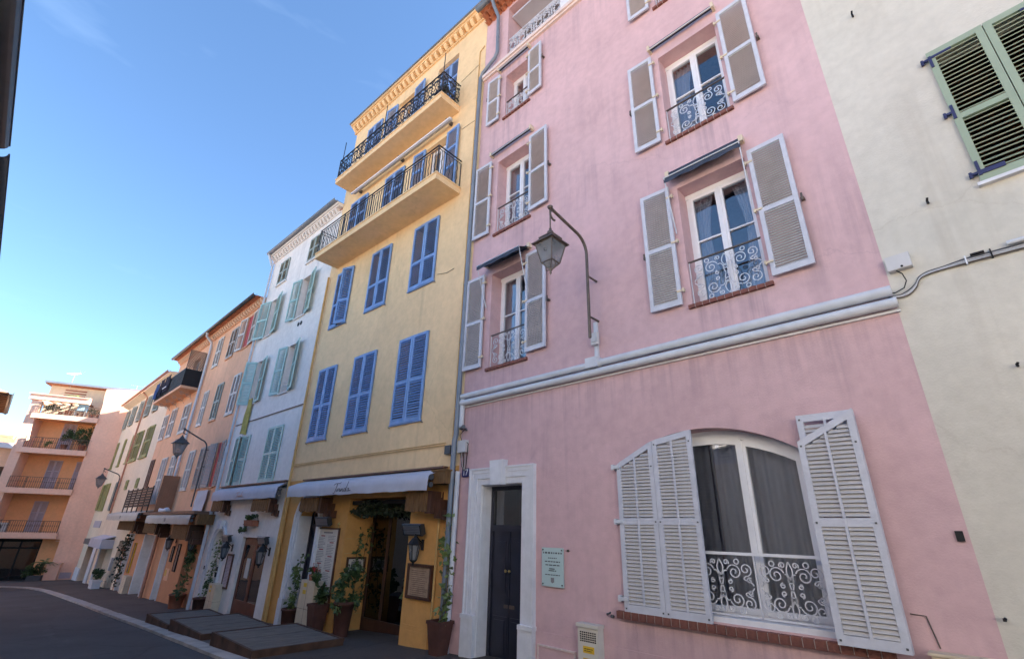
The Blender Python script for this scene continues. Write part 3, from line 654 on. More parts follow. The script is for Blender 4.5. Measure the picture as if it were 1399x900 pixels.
# ================================================================== PINK HOUSE
def pink_house():
    F = FP
    H = F.thing('pink_house', 'tall faded pink house with grey louvred shutters and an arched ground floor window', 'house')
    U0, U1 = -7.15, -0.27
    wins = {'B2': (-2.39, -1.39, 4.68, 6.67), 'B3': (-2.42, -1.43, 7.63, 9.54), 'B4': (-2.34, -1.52, 10.82, 12.3),
            'A1': (-6.49, -5.50, 4.62, 6.68), 'A2': (-6.45, -5.46, 7.66, 9.64), 'A3': (-6.30, -5.52, 10.90, 12.3)}
    holes = [(a, b, c, d, .34) for a, b, c, d in wins.values()]
    holes.append((-6.49, -5.52, -.30, 2.48, .50)); holes.append((-3.72, -1.42, .88, 3.0, .30)); holes.append((-6.30, -.9, 13.0, 14.85, 1.6))
    wm = wall_mesh(U0, U1, -1.2, 15.05, holes, arches=[(len(holes)-2, .36)])
    wm.build('wall', PINK, H); shell(H, PINK, U0, U1, -1.2, 15.05)
    # low plinth line
    MB().box(-5.24, -3.9, -.012, .01, -1.0, .46).build('plinth', PINK, H)
    MB().box(-3.9, U1, -.012, .01, -1.0, .45).build('plinth', PINK, H)
    MB().box(U0+.02, -6.86, -.012, .01, -1.0, .48).build('plinth', PINK, H)
    sh = {'B2': ((-2.50, 4.71, .47, 2.01), (-1.33, 4.72, .47, 1.97)), 'B3': ((-2.52, 7.67, .455, 1.94), (-1.36, 7.64, .455, 1.92)), 'B4': ((-2.44, 10.85, .42, 1.46), (-1.45, 10.85, .42, 1.46)),
          'A1': ((-6.64, 4.67, .51, 2.04), (-5.47, 4.69, .50, 2.03)), 'A2': ((-6.61, 7.73, .50, 1.99), (-5.42, 7.72, .50, 1.96)), 'A3': ((-6.46, 10.95, .41, 1.48), (-5.49, 10.94, .41, 1.45))}
    for k, (a, b, c, d) in wins.items():
        window(H, a, b, c, d-.02, .29, curtain='sides' if k in ('B2', 'A2', 'A1') else 'left' if k == 'B3' else None, bars=(.57,))
        MB().box(a-.01, b+.01, .27, .288, d-.075, d+.0).build('blind_rail', WFRAME, H)
        brick_sill(H, a-.05, b+.05, c, out=.045)
        grille(H, a+.005, b-.005, c+.02, c+(.70 if k[1] != '3' or k == 'B3' else .55), .05)
        (hl, zl, wl, hl_), (hr, zr, wr, hr_) = sh[k]
        shutter(H, hl, zl, wl, hl_, -1, GREYSH, GREYSL, -.045, 2.5, (.485,), .036, hinge=BEIGEB, tilt=50)
        shutter(H, hr, zr, wr, hr_, 1, GREYSH, GREYSL, -.045, 2.5, (.485,), .036, hinge=BEIGEB, tilt=50)
        m = MB()
        for sx, x in ((-1, hl-wl-.03), (1, hr+wr+.03)):
            m.box(x-.02, x+.02, -.075, .01, c+.95, c+.975); m.box(x-.012, x+.012, -.085, -.07, c+.925, c+1.03)
        m.build('shutter_catch', BRIRON, H)
    # furled window awnings
    for (a, b, z) in ((-2.53, -1.38, 9.78), (-6.62, -5.37, 9.90), (-6.50, -5.48, 12.60)):
        m = MB(); m.tube([(a, -.07, z), (b, -.07, z)], .032, 10); o = m.build('window_awning', SLATE, H)
        MB().tube([(a, -.105, z-.03), (b, -.105, z-.03)], .014, 8).build('front_rail', ALU, o)
        for x in (a, b): MB().box(x-.022, x+.022, -.12, 0, z-.05, z+.06).build('bracket', BEIGEB, o)
    for (a, b, z, out, drop) in ((-2.50, -1.36, 6.90, .20, .17), (-6.60, -5.40, 6.86, .34, .16)):
        m = MB(); n = 14; vs = []; fs = []
        for i in range(n+1):
            x = a+(b-a)*i/n
            vs += [(x, -.03, z+.03), (x, -out, z-.10+.004*math.sin(i*2.1)), (x, -out-.006, z-.10-drop*.55-.012*math.sin(i*1.4)), (x, -out-.002, z-.10-drop*.55-.014*math.sin(i*1.4))]
        for i in range(n): fs += [(i*4, i*4+1, i*4+5, i*4+4), (i*4+1, i*4+2, i*4+6, i*4+5)]
        m.add(vs, fs, True); o = m.build('window_awning', SLATE, H)
        MB().tube([(a, -.05, z+.04), (b, -.05, z+.04)], .04, 10).build('roller', SLATE, o)
        MB().tube([(a, -out, z-.1), (b, -out, z-.1)], .013, 8).build('front_rail', ALU, o)
        for x in (a+.01, b-.01):
            MB().tube([(x, -out, z-.1), (x+(.03 if x < (a+b)/2 else -.03), -.06, z-1.05 if out < .3 else z-.95)], .009, 6).build('arm', PIPEW, o)
            MB().box(x-.03, x+.03, -.09, 0, z, z+.10).build('bracket', BEIGEB, o)
    # ---- doorway
    S = MB(); A, B, T = -6.49, -5.52, 2.48
    for w0, w1, p in ((0, .10, .03), (.10, .19, .05), (.19, .25, .06), (.25, .28, .075)):
        S.box(A-w1, A-w0, -p, 0, .48, T+w0); S.box(B+w0, B+w1, -p, 0, .48, T+w0)
        S.box(A-w1, B+w1, -p, 0, T+w0, T+w1)
    S.box(A-.29, A+.0, -.085, 0, -1, .48); S.box(B-.0, B+.29, -.085, 0, -1, .48); S.box(A-.297, A-.004, -.1, -.002, .445, .503); S.box(B+.004, B+.297, -.1, -.002, .445, .503)
    so = S.build('door_surround', STONEW, H)
    K = MB(); K.prism([(-6.14, 2.46), (-5.90, 2.46), (-5.86, 2.86), (-6.18, 2.86)], -.15, -.02); K.build('keystone', STONEW, so)
    Lm = MB(); Lm.box(A-.001, A+.012, .0, .24, -.3, T-.012); Lm.box(B-.012, B+.001, .0, .24, -.3, T-.012); Lm.box(A, B, .0, .24, T-.012, T-.002); Lm.build('lining', STONEW, so)
    D = MB(); x0, x1 = A+.012, B-.012; y = .25; xm = -6.02
    D.box(x0, x0+.06, y-.03, y+.05, -.3, T-.012); D.box(x1-.06, x1, y-.03, y+.05, -.3, T-.012); D.box(x0+.06, x1-.06, y-.03, y+.05, T-.08, T-.012); D.box(x0+.06, x1-.06, y-.04, y+.05, 1.74, 1.84)
    D.box(x0+.06, x1-.06, y, y+.045, -.2, 1.74)
    do = D.build('front_door', BDOOR, H)
    for (pa, pb) in ((x0+.10, xm-.03), (xm+.03, x1-.10)):
        for (c, d) in ((-.05, .50), (.78, 1.64)):
            q = MB(); q.box(pa, pb, y-.012, y, c, d); q.box(pa+.05, pb-.05, y-.026, y-.012, c+.05, d-.05); q.build('door_panel', BDOOR, do)
    MB().box(xm-.012, xm+.012, y-.016, y, -.2, 1.74).build('astragal', BDOOR, do)
    for kx in (-6.075, -5.99): MB().lathe([(.009, 0), (.009, .025), (.022, .035), (.024, .05), (.012, .06)], n=12).build('knob', BRASS, do, (kx, y, 1.15), (R(90), 0, 0))
    MB().box(-6.13, -5.90, y-.01, y, .62, .67).build('letter_slot', BRIRON, do)
    g = MB(); g.add([(x0+.06, y+.01, 1.84), (x1-.06, y+.01, 1.84), (x1-.06, y+.01, T-.08), (x0+.06, y+.01, T-.08)], [(0, 1, 2, 3)]); g.build('transom_pane', GLASS, do)
    MB().box(A-.1, B+.1, -.18, .5, -.6, -.16).build('doorstep', STONEW, H)
    # ---- arched window
    a, b, zs, rise = -3.72, -1.42, 2.64, .36
    az = lambda x: arch_z(a, b, zs, rise, x)
    y = .24; fwid = .075
    m = MB(); n = 20
    m.box(a, a+fwid, y, y+.06, .93, az(a+fwid)); m.box(b-fwid, b, y, y+.06, .93, az(b-fwid)); m.box(a+fwid, b-fwid, y, y+.06, .93, .97)
    for i in range(n):
        xa = a+fwid+(b-a-2*fwid)*i/n; xb = a+fwid+(b-a-2*fwid)*(i+1)/n
        m.prism([(xa, az(xa)-.10), (xb, az(xb)-.10), (xb, az(xb)), (xa, az(xa))], y, y+.06)
    edges = [a+fwid, -2.90, -2.13, b-fwid]; st = .058
    for k in range(3):
        p, q = edges[k], edges[k+1]
        m.box(p, p+st, y-.02, y+.04, .97, az(p+st)-.10); m.box(q-st, q, y-.02, y+.04, .97, az(q-st)-.10); m.box(p+st, q-st, y-.02, y+.04, .97, 1.03)
        for i in range(8):
            xa = p+st+(q-p-2*st)*i/8; xb = p+st+(q-p-2*st)*(i+1)/8
            m.prism([(xa, az(xa)-.17), (xb, az(xb)-.17), (xb, az(xb)-.10), (xa, az(xa)-.10)], y-.02, y+.04)
    for x_ in (-2.90, -2.13): m.box(x_-.02, x_+.02, y-.035, y-.0202, .98, 2.84)
    wo_ = m.build('window', WFRAME, H)
    for k in range(3):
        p, q = edges[k]+st, edges[k+1]-st; g = MB(); N_ = 8
        P = [(p, y+.015, 1.03), (q, y+.015, 1.03)]+[(q-(q-p)*i/N_, y+.015, az(q-(q-p)*i/N_)-.16) for i in range(N_+1)]
        g.add(P, [tuple(range(len(P)))]); g.build('pane', GLASS, wo_)
    for (p, q) in ((a-.1, -2.60), (-2.54, b+.1)):
        g = MB(); nn = 60; vs = []; fs = []
        for zz in (3.1, 2.2, 1.4, .9):
            for i in range(nn+1): x = p+(q-p)*i/nn; vs.append((x, y+.16+.028*math.sin(i*.95)*(1+.3*math.sin(i*.31)), zz))
        for j in range(3):
            for i in range(nn): fs.append((j*(nn+1)+i, j*(nn+1)+i+1, (j+1)*(nn+1)+i+1, (j+1)*(nn+1)+i))
        g.add(vs, fs, True); g.build('curtain', CURT, wo_)
    MB().box(a+.002, b-.002, .02, .24, .88, .935).build('sill_board', STONEW, H)
    brick_sill(H, -3.84, -1.0, .862, th=.085, out=.07, dep=.05, bw=.105)
    gr = MB()
    for (p, q, c) in ((-3.68, -2.92, 1), (-2.90, -2.14, 1), (-2.12, -1.46, 1)):
        s_ = scroll_panel(q-p, .56, .0085, 1); gr.add([(x+p, yy, zz+.97) for x, yy, zz in s_.v], s_.f)
    for x in (-3.69, -2.91, -2.13, -1.45): gr.box(x-.007, x+.007, -.007, .007, .95, 1.56)
    gr.box(-3.7, -1.44, -.007, .007, .95, .965); go = gr.build('grille', WIRON, H, (0, .10, 0))
    MB().box(-3.72, -1.42, -.02, .02, 1.56, 1.59).build('handrail', WFRAME, go)
    # bifold shutters, left pair closed across the opening
    def arch_leaf(x0, x1, top, y0, zb=.86, single=True, diag=False):
        st_ = .062; t_ = .038; L = MB()
        def column(p, q):
            L.prism([(p, zb), (q, zb), (q, top(q)), (p, top(p))], y0-t_, y0)
        column(x0, x0+st_); column(x1-st_, x1)
        L.prism([(x0+st_, zb), (x1-st_, zb), (x1-st_, zb+.085), (x0+st_, zb+.085)], y0-t_+.002, y0-.002)
        L.prism([(x0+st_, 1.865), (x1-st_, 1.865), (x1-st_, 1.945), (x0+st_, 1.945)], y0-t_+.002, y0-.002)
        L.prism([(x0+st_, top(x0+st_)-.075), (x1-st_, top(x1-st_)-.075), (x1-st_, top(x1-st_)), (x0+st_, top(x0+st_))], y0-t_+.002, y0-.002)
        xm_ = (x0+x1)/2; L.box(xm_-.012, xm_+.012, y0-t_-.006, y0-t_+.012, zb+.08, top(xm_)-.06)
        o = L.build('shutter', GREYSH, H)
        zc_ = zb+.085+.022; M = Matrix.Rotation(R(56), 4, 'X')
        while zc_ < max(top(x0+st_), top(x1-st_))-.09:
            if not (1.85 < zc_ < 1.96):
                xa, xb = x0+st_-.004, x1-st_+.004
                # clip under a sloping top rail
                if zc_ > min(top(xa), top(xb))-.09:
                    f = (zc_-(top(xa)-.085))/((top(xb)-top(xa)) or 1e-6); f = min(max(f, 0), 1); cut = xa+(xb-xa)*f
                    if top(xb) > top(xa): xa = cut
                    else: xb = cut
                if xb-xa > .05:
                    hw = (xb-xa)/2; key = ('aslat', round(hw, 3))
                    if key not in _cache:
                        sm = MB(); sm.box(-hw, hw, -.021, .021, -.004, .004, M); _cache[key] = sm.mesh('slat'); _cache[key].materials.append(GREYSL)
                    put('slat', _cache[key], None, o, ((xa+xb)/2, y0-t_/2, zc_))
            zc_ += .042
        for z_ in (zb+.04, 1.90, top(x0)-.05):
            for x_ in (x0+.03, x1-.03):
                bm = 'bolt'
                if bm not in _cache: _cache[bm] = MB().box(-.009, .009, -.006, 0, -.009, .009).mesh('bolt'); _cache[bm].materials.append(GIRON)
                put('bolt', _cache[bm], None, o, (x_, y0-t_, z_))
        return o
    lo = arch_leaf(-3.72, -3.165, lambda x: az(x)-.012, -.02); arch_leaf(-3.16, -2.62, lambda x: az(x)-.012, -.02)
    # right pair folded back against the wall, seen a little off it
    r1 = arch_leaf(-1.39, -.86, lambda x: 2.985, -.07)
    r2 = arch_leaf(-1.41, -.86, lambda x: 2.70+(x+1.41)*.52, -.125)
    for z_ in (1.0, 1.9, 2.6):
        MB().box(-3.80, -3.66, -.075, -.055, z_-.02, z_+.02).box(-3.80, -3.765, -.07, .03, z_-.035, z_+.035).build('hinge', PIPEW, lo)
    # ---- top floor loggia: ledge, columns, rail, glazed back
    MB().box(U0+.02, U1, -.10, .05, 12.80, 12.90).box(U0+.02, U1, -.06, .05, 12.74, 12.80).build('ledge', PIKTRIM, H)
    for x in (-4.44, -2.62):
        MB().box(x-.13, x+.13, .02, .28, 13.0, 14.9).box(x-.16, x+.16, -.01, .31, 13.0, 13.08).box(x-.16, x+.16, -.01, .31, 14.72, 14.8).build('column', STONEW, H)
    for (p, q) in ((-6.28, -4.57), (-4.31, -2.75), (-2.49, -.92)):
        s_ = scroll_panel(q-p, .62, .011, 3); s_.v = [(x+p, yy, zz+13.02) for x, yy, zz in s_.v]
        s_.box(p, q, -.012, .012, 13.63, 13.66); s_.box(p, q, -.01, .01, 13.0, 13.02)
        s_.build('railing', WIRON, H, (0, .05, 0))
    MB().box(-6.29, -.91, .62, .66, 13.0, 14.84).build('loggia_back', GREYDR, H)
    for i in range(5):
        x = -6.2+i*1.07; g = MB(); g.box(x, x+1.0, .59, .60, 13.1, 14.7); g.build('loggia_glazing', GLASS, H)
    MB().box(-6.28, -.92, .12, .60, 14.60, 14.66).build('loggia_blind', CANVAS, H)
    MB().box(-6.2, -.95, -.02, .02, 12.905, 12.955).build('teal_trim', plain("teal_paint", (0.06, .22, .28), .5), H)
    # ---- eave: two courses of canal tiles, gutter, downpipe
    tile_row(H, U0, U1, -.13, 15.02, True); tile_row(H, U0, U1, -.28, 15.16, True)
    MB().box(U0, U1, -.10, .3, 15.1, 15.14).box(U0, U1, -.30, .3, 15.24, 15.28).build('eave_board', TERRA, H)
    gutter(H, U0-.05, U1, -.38, 15.30, .08, PIPE)
    pipe(H, [(-6.62, -.36, 15.25), (-6.62, -.25, 15.0), (-6.60, -.10, 14.75), (-6.58, -.09, 13.35), (-6.66, -.09, 13.2), (-7.10, -.10, 12.98), (-7.19, -.10, 12.85), (-7.19, -.10, 3.42), (-7.20, -.12, 3.3), (-7.20, -.12, -.6)], .048, PIPE)
    pipe(H, [(-7.10, -.07, 2.74), (-7.10, -.07, -.6)], .045, PIPEW, clips=False)
    pipe(H, [(-7.10, -.06, 4.1), (-7.10, -.06, 3.55)], .05, PIPEW, 'conduit', False)
    # horizontal service pipes
    for (p, q, z, r, nm) in ((-7.12, -4.12, 4.15, .052, 0), (-3.90, -2.62, 4.155, .054, 0), (-2.62, -.27, 4.155, .060, 0), (-7.12, -.25, 4.02, .056, 0)):
        m = MB(); m.tube([(p, -.075, z), (q, -.075, z)], r, 12); m.build('conduit', PIPEW, H)
    MB().box(-7.13, -.25, -.03, 0, 3.935, 3.962).build('conduit_ledge', STONEW, H)
    m = MB(); m.box(-4.12, -3.90, -.15, -.005, 4.09, 4.25); m.build('conduit_tee', PIPEW, H)
    MB().box(-4.0, -3.94, -.05, -.002, 4.25, 4.86).build('conduit', PIPEW, H)
    m = MB(); m.box(-4.02, -3.90, -.11, -.05, 4.46, 4.66); m.box(-3.99, -3.93, -.125, -.11, 4.5, 4.58); m.build('junction_box', PLASTIC, H)
    # hatch, ledge box, wall bits
    m = MB(); m.box(-5.16, -4.54, -.03, -.012, -.3, .29); o = m.build('hatch', PINK, H)
    MB().box(-5.175, -4.52, -.045, -.012, .29, .31).box(-5.175, -5.16, -.04, -.012, -.3, .29).box(-4.54, -4.52, -.04, -.012, -.3, .29).build('hatch_frame', PIKTRIM, o)
    MB().box(-.36, -.305, -.02, .0, 1.76, 1.845).build('vent_plate', BLACK, H)
    MB().tube([(-4.02, 0, .80), (-3.98, -.06, .80), (-3.92, -.07, .83)], .012, 6).tube([(-3.92, -.01, .78), (-3.92, -.05, .79)], .02, 6).build('wall_hook', GIRON, H)
    MB().box(-.74, -.36, -.14, -.01, .60, .88).box(-.76, -.34, -.16, -.005, .88, .90).build('meter_cabinet', BEIGEB, H)
    MB().tube([(-.83, -.012, 1.16), (-.72, -.012, 1.155), (-.68, -.012, .92)], .006, 5).build('cable', BRIRON, H)
    return H
pink_house()

# ================================================================== IVORY HOUSE (right)
def ivory_house():
    F = FR; H = F.thing('ivory_house', 'ivory rendered house at the right edge with pale green shutters', 'house')
    a, b, c, d = .93, 1.87, 5.02, 6.82
    wall_mesh(0, 9, -.8, 9.5, [(a, b, c, d, .3), (3.4, 4.4, 5.02, 6.82, .3)]).build('wall', IVO, H); shell(H, IVO, 0, 9, -.8, 9.5)
    for (p, q) in ((a, b), (3.4, 4.4)):
        w = (q-p)/2-.004
        for u, sd in ((p, 1), (q, -1)):
            o = shutter(H, u, c+.005, w, d-c-.01, sd, SAGE, SAGE, .0, 0, (.46,), .055, single=(p == a), t=.04, st=.06, tilt=36)
            for z in (.06, .50, .94):
                zz = (d-c)*z; s = sd
                m = MB(); x0, x1 = sorted((0*s, .03*s))
                m.box(*sorted((.004*s, .030*s)), -.052, -.041, zz-(.09 if z == .5 else .13 if z > .9 else .04), zz+(.09 if z == .5 else .03 if z > .9 else .13))
                if z != .5: m.box(*sorted((.030*s, .20*s)), -.052, -.041, zz-(.02 if z > .9 else .02)+(.012 if z > .9 else -.012), zz+(.012 if z > .9 else 0)+(.0 if z > .9 else .008)+.008)
                m.box(*sorted((-.06*s, .004*s)), -.050, -.02, zz-.012, zz+.012); m.tube([(-.05*s, -.035, zz-.035), (-.05*s, -.035, zz+.03)], .014, 8); m.box(*sorted((-.065*s, -.04*s)), -.04, .03, zz-.02, zz+.0)
                m.build('hinge', NAVY, o)
        sill(H, p-.03, q+.03, c, STONEW, .035, .06)
    for (u, z, l) in ((.47, 7.98, .05), (.51, 5.02, .05), (.68, 3.19, .02), (.06, 1.19, .02)):
        MB().tube([(u, 0, z), (u, -.06, z), (u+.01, -.075, z+l*.6)], .011, 6).tube([(u, -.055, z+.01), (u, -.055, z-l*.6)], .012, 6).build('wall_hook', BLACK, H)
    for i in range(5): pass
    # cable bundle and its box
    B = F.thing('junction_box', 'white plastic cable junction box on ivory wall by the pink corner', 'junction box', .03, 0, 4.37)
    MB().box(0, .20, -.07, -.001, .0, .165).box(-.004, .204, -.075, -.055, .004, .161).build('cover', PLASTIC, B)
    MB().tube([(.12, -.08, .02), (.12, -.074, .02)], .012, 8).build('screw', BLACK, B)
    MB().tube([(.06, -.04, .0), (.10, -.05, -.05), (.115, -.05, -.14), (.08, -.045, -.21), (.0, -.04, -.235), (-.06, -.05, -.225)], .006, 6).build('cable', BLACK, B)
    C = F.thing('cable_bundle', 'bundle of grey cables clipped across the ivory wall', 'cables', 0, 0, 4.05)
    offs = (0, .016, .032, .05)
    for k, o in enumerate(offs):
        pts = [(-.06, -.03, .07+o*.4), (.04, -.025, .03+o*.5), (.13, -.022, .035+o*.9), (.20, -.02, .09+o*.8), (.25, -.02, .17+o*.5), (.33, -.02, .195+o*.6), (.45, -.02, .20+o*.6), (.62, -.02, .195+o), (.85, -.02, .19+o), (1.1, -.02, .185+o), (1.6, -.02, .18+o), (3.0, -.02, .2+o)]
        sm = []
        for i in range(len(pts)-1):
            p0, p1, p2, p3 = pts[max(i-1, 0)], pts[i], pts[i+1], pts[min(i+2, len(pts)-1)]
            for t in (0, .25, .5, .75):
                sm.append(tuple(.5*((2*b_)+(-a_+c_)*t+(2*a_-5*b_+4*c_-d_)*t*t+(-a_+3*b_-3*c_+d_)*t**3) for a_, b_, c_, d_ in zip(p0, p1, p2, p3)))
        MB().tube(sm, .0065, 6).build('cable', (BRIRON, PIPEW, GREYSL, GIRON)[k], C)
    MB().box(.66, .76, -.045, -.005, .255, .27).build('clip', BLACK, C)
    for x in (.62, .80): MB().box(x-.006, x+.006, -.035, 0, .18, .27).build('clip', WFRAME if x < .7 else BLACK, C)
    MB().tube([(.92, -.035, .27), (1.6, -.035, .27)], .022, 8).build('sleeve', PIPEW, C)
ivory_house()

# ================================================================== YELLOW HOUSE
def iron_balcony(H, u0, u1, v, z0, z1, rail, slabm, style, posts=()):
    m = MB(); m.box(u0, u1, v, -.002, z0, z1); m.box(u0-.02, u1+.02, v-.02, -.002, z1, z1+.035); B = m.build('balcony', slabm, H)
    zt, zb = rail, z1+.07
    r = MB(); e = .03
    path = [(u0+e, -.02), (u0+e, v+e), (u1-e, v+e), (u1-e, -.02)]
    for (p, q) in zip(path[:-1], path[1:]):
        x0, x1 = sorted((p[0], q[0])); y0, y1 = sorted((p[1], q[1]))
        r.box(x0-.016, x1+.016, y0-.016, y1+.016, zt-.012, zt); r.box(x0-.008, x1+.008, y0-.008, y1+.008, zb, zb+.014)
        if style == 'bars': r.box(x0-.008, x1+.008, y0-.008, y1+.008, zt-.10, zt-.088)
    r.build('handrail', BIRON, B)
    for x in (u0+e, u1-e, (u0+u1)/2, u0+(u1-u0)*.25, u0+(u1-u0)*.75): MB().box(x-.013, x+.013, v+e-.013, v+e+.013, z1+.03, zt-.005).build('post', BIRON, B)
    def run(L, place):
        g = MB()
        if style == 'scroll':
            n = max(2, int(L/.30)); s = scroll_panel(L, zt-zb-.03, .009, n); g.add(s.v, s.f)
        else:
            n = int(L/.115)
            for i in range(n+1):
                x = L*i/n
                if i % 2: g.tube([(x+.018*math.sin(k*1.6), 0, (zt-zb-.1)*k/10) for k in range(11)], .010, 4)
                else: g.box(x-.009, x+.009, -.009, .009, 0, zt-zb-.1)
        g.v = [place(p) for p in g.v]; g.build('balusters', BIRON, B)
    zz = zb+.014
    run(u1-u0-2*e, lambda p: (u0+e+p[0], v+e+p[1], zz+p[2]))
    run(abs(v)-e-.02, lambda p: (u1-e+p[1], -.02-p[0], zz+p[2])); run(abs(v)-e-.02, lambda p: (u0+e+p[1], -.02-p[0], zz+p[2]))
    for x in posts: MB().tube([(x, v+e, zt-.3), (x, v+e, zt+.72)], .014, 6).build('stay', BIRON, B)
    return B
def yellow_house():
    F = FY; H = F.thing('yellow_house', 'tall yellow house with blue shutters and two iron balconies', 'house')
    U0, U1 = -6.88, -.004; ZS = 2.86
    row1 = [(-6.25, -5.28), (-4.37, -3.35), (-2.37, -1.29)]; row2 = [(-6.21, -5.28), (-4.28, -3.33), (-2.30, -1.31)]
    holes = [(a, b, 3.87, 5.93, .25) for a, b in row1]+[(a, b, 7.22, 9.10, .25) for a, b in row2]
    d3 = [(-6.19, -5.19), (-4.22, -3.24), (-2.24, -1.29)]; d4 = [(-5.95, -5.05), (-4.14, -3.20), (-2.12, -1.18)]
    holes += [(a, b, 9.70, 11.80, .25) for a, b in d3]+[(a, b, 12.62, 14.92, .3) for a, b in d4]
    wall_mesh(U0, U1, ZS, 15.6, holes).build('wall', YEL, H); shell(H, YEL, U0, U1, -1.2, 15.75)
    sh = [(-3.65, -1.33, -1.2, 2.34, .72), (-5.88, -4.95, -1.2, 2.36, .35)]
    wall_mesh(U0, U1, -1.2, ZS, sh, arches=[(1, .38)]).build('shopfront_wall', YSH, H)
    for i, (a, b) in enumerate(row1):
        w = (b-a)/2-.004
        for u, s in ((a, 1), (b, -1)): shutter(H, u, 3.875, w, 2.05, s, BLUE, BLUE, -.012, 1.2, (.46,), .058, single=True, t=.04, st=.06)
        sill(H, a-.03, b+.03, 3.87, BLUE, .022, .05)
    for i, (a, b) in enumerate(row2):
        w = (b-a)/2-.004
        for u, s in ((a, 1), (b, -1)): shutter(H, u, 7.225, w, 1.87, s, BLUE, BLUE, -.012, (16 if i == 0 and s < 0 else 1.2), (.40,), .058, t=.04, st=.06)
        sill(H, a-.03, b+.03, 7.22, BLUE, .022, .05)
    for i, (a, b) in enumerate(d3):
        w = (b-a)/2-.004
        if i < 2:
            for u, s in ((a, 1), (b, -1)): shutter(H, u, 9.71, w, 2.08, s, BLUE, BLUE, -.012, 1.5, (.38, .68), .058, t=.04, st=.06)
        else:
            shutter(H, a, 9.71, .50, 2.08, -1, BLUE, BLUE, -.03, 3, (.38, .68), .058, t=.04, st=.06); shutter(H, b, 9.71, .50, 2.08, 1, BLUE, BLUE, -.03, 3, (.38, .68), .058, t=.04, st=.06)
            window(H, a, b, 9.72, 11.78, .2, curtain='left')
    for i, (a, b) in enumerate(d4):
        w = (b-a)/2-.004
        if i == 1:
            shutter(H, a, 12.63, .56, 2.28, -1, BLUE, BLUE, -.03, 5, (.4, .7), .058, t=.04, st=.06); shutter(H, b, 12.63, .56, 2.28, 1, BLUE, BLUE, -.03, 5, (.4, .7), .058, t=.04, st=.06)
            window(H, a, b, 12.64, 14.90, .22, curtain=None)
        else:
            yy = .14 if i == 2 else -.012
            for u, s in ((a, 1), (b, -1)): shutter(H, u, 12.63, w, 2.28, s, BLUE, BLUE, yy, 1.0 if i == 0 else 0, (.4, .7), .058, t=.04, st=.06)
    for x in [a-.04 for a, b in row1]+[b+.06 for a, b in row1]+[b+.05 for a, b in row2]:
        z = 3.82 if x in [a-.04 for a, b in row1]+[b+.06 for a, b in row1] else 7.16
        MB().tube([(x, 0, z), (x, -.05, z), (x+.02, -.06, z+.035)], .008, 5).build('shutter_stop', GIRON, H)
    iron_balcony(H, -6.45, -.62, -.78, 9.42, 9.58, 10.46, YEL, 'bars')
    iron_balcony(H, -6.37, -.93, -.66, 12.36, 12.52, 13.36, YEL, 'scroll', (-6.2, -3.75, -.97))
    aw = MB(); aw.tube([(-5.9, -.16, 12.06), (-1.05, -.16, 12.06)], .06, 10); ao = aw.build('roller_awning', CANVASB, H)
    MB().box(-5.95, -1.0, -.26, -.20, 11.98, 12.03).build('front_rail', WFRAME, ao)
    for x in (-5.7, -3.4, -1.2): MB().box(x-.03, x+.03, -.22, 0, 12.03, 12.14).build('bracket', GIRON, ao)
    cornice(H, U0-.12, .06, 15.4, YEL, [(15.40, 15.44, .05), (15.60, 15.66, .20), (15.66, 15.72, .26)], (15.44, 15.60, .18, .11, .235, YEL))
    MB().box(U0-.15, .08, -.31, .3, 15.72, 15.76).build('roof_edge', PIPE, H)
    # service lines along the front
    MB().tube([(-6.75, -.03, 3.26), (-.42, -.03, 3.27)], .010, 6).tube([(-6.75, -.02, 3.305), (-.42, -.02, 3.315)], .008, 6).build('service_cable', PIPEY, H)
    pipe(H, [(-6.80, -.06, 9.2), (-6.80, -.06, 5.95), (-6.78, -.06, 5.9), (-6.78, -.06, -1.0)], .032, PIPEY)
    pipe(H, [(-6.64, -.06, 2.6), (-6.64, -.06, -1.0)], .035, PIPEY)
    MB().box(-.36, -.2, -.09, 0, 3.08, 3.24).build('junction_box', GIRON, H)
    MB().tube([(-.22, -.02, 14.1), (-.22, -.02, 3.3)], .012, 6).tube([(-.22, -.02, 14.1), (-.04, -.02, 14.2)], .012, 6).build('service_cable', PIPEY, H)
    MB().tube([(-.95, -.012, 13.5), (-.25, -.012, 13.62)], .005, 5).tube([(-.75, -.012, 11.6), (-.25, -.012, 11.58)], .005, 5).tube([(-.6, -.012, 7.3), (-.85, -.012, 7.27), (-1.2, -.012, 7.35)], .006, 5).build('thin_cable', BRIRON, H)
    # arched white doorway
    S = MB(); a, b, zs, rise = -5.88, -4.95, 1.98, .38; n = 14
    for (w0, w1, p) in ((0, .09, .035), (.09, .16, .06), (.16, .20, .085)):
        S.box(a-w1, a-w0, -p, 0, -1, zs); S.box(b+w0, b+w1, -p, 0, -1, zs)
        for i in range(n):
            f0, f1 = i/n, (i+1)/n
            def pt(f, w): x = a-w+(b-a+2*w)*f; return (x, arch_z(a-w, b+w, zs, rise+w*.8, x))
            S.prism([pt(f0, w0), pt(f1, w0), pt(f1, w1), pt(f0, w1)], -p, 0)
    S.box(a, a+.012, .0, .35, -1, zs); S.box(b-.012, b, 0, .35, -1, zs)
    S.box(a-.21, a, -.10, 0, -1, .12); S.build('door_surround', STONEW, H)
    D = MB(); D.box(a+.02, b-.02, .33, .36, -1, 1.78); D.box(a+.02, b-.02, .30, .36, 1.72, 1.80); D.box(a+.02, a+.07, .29, .33, -1, 2.35); D.box((a+b)/2-.02, (a+b)/2+.02, .31, .33, -1, 1.72)
    d_ = D.build('front_door', BDOOR, H)
    g = MB(); g.box(a+.07, b-.02, .335, .34, 1.80, 2.35); g.build('transom_pane', DGLASS, d_)
    # recessed restaurant entrance
    y = .66; D = MB(); a, b = -3.62, -1.36
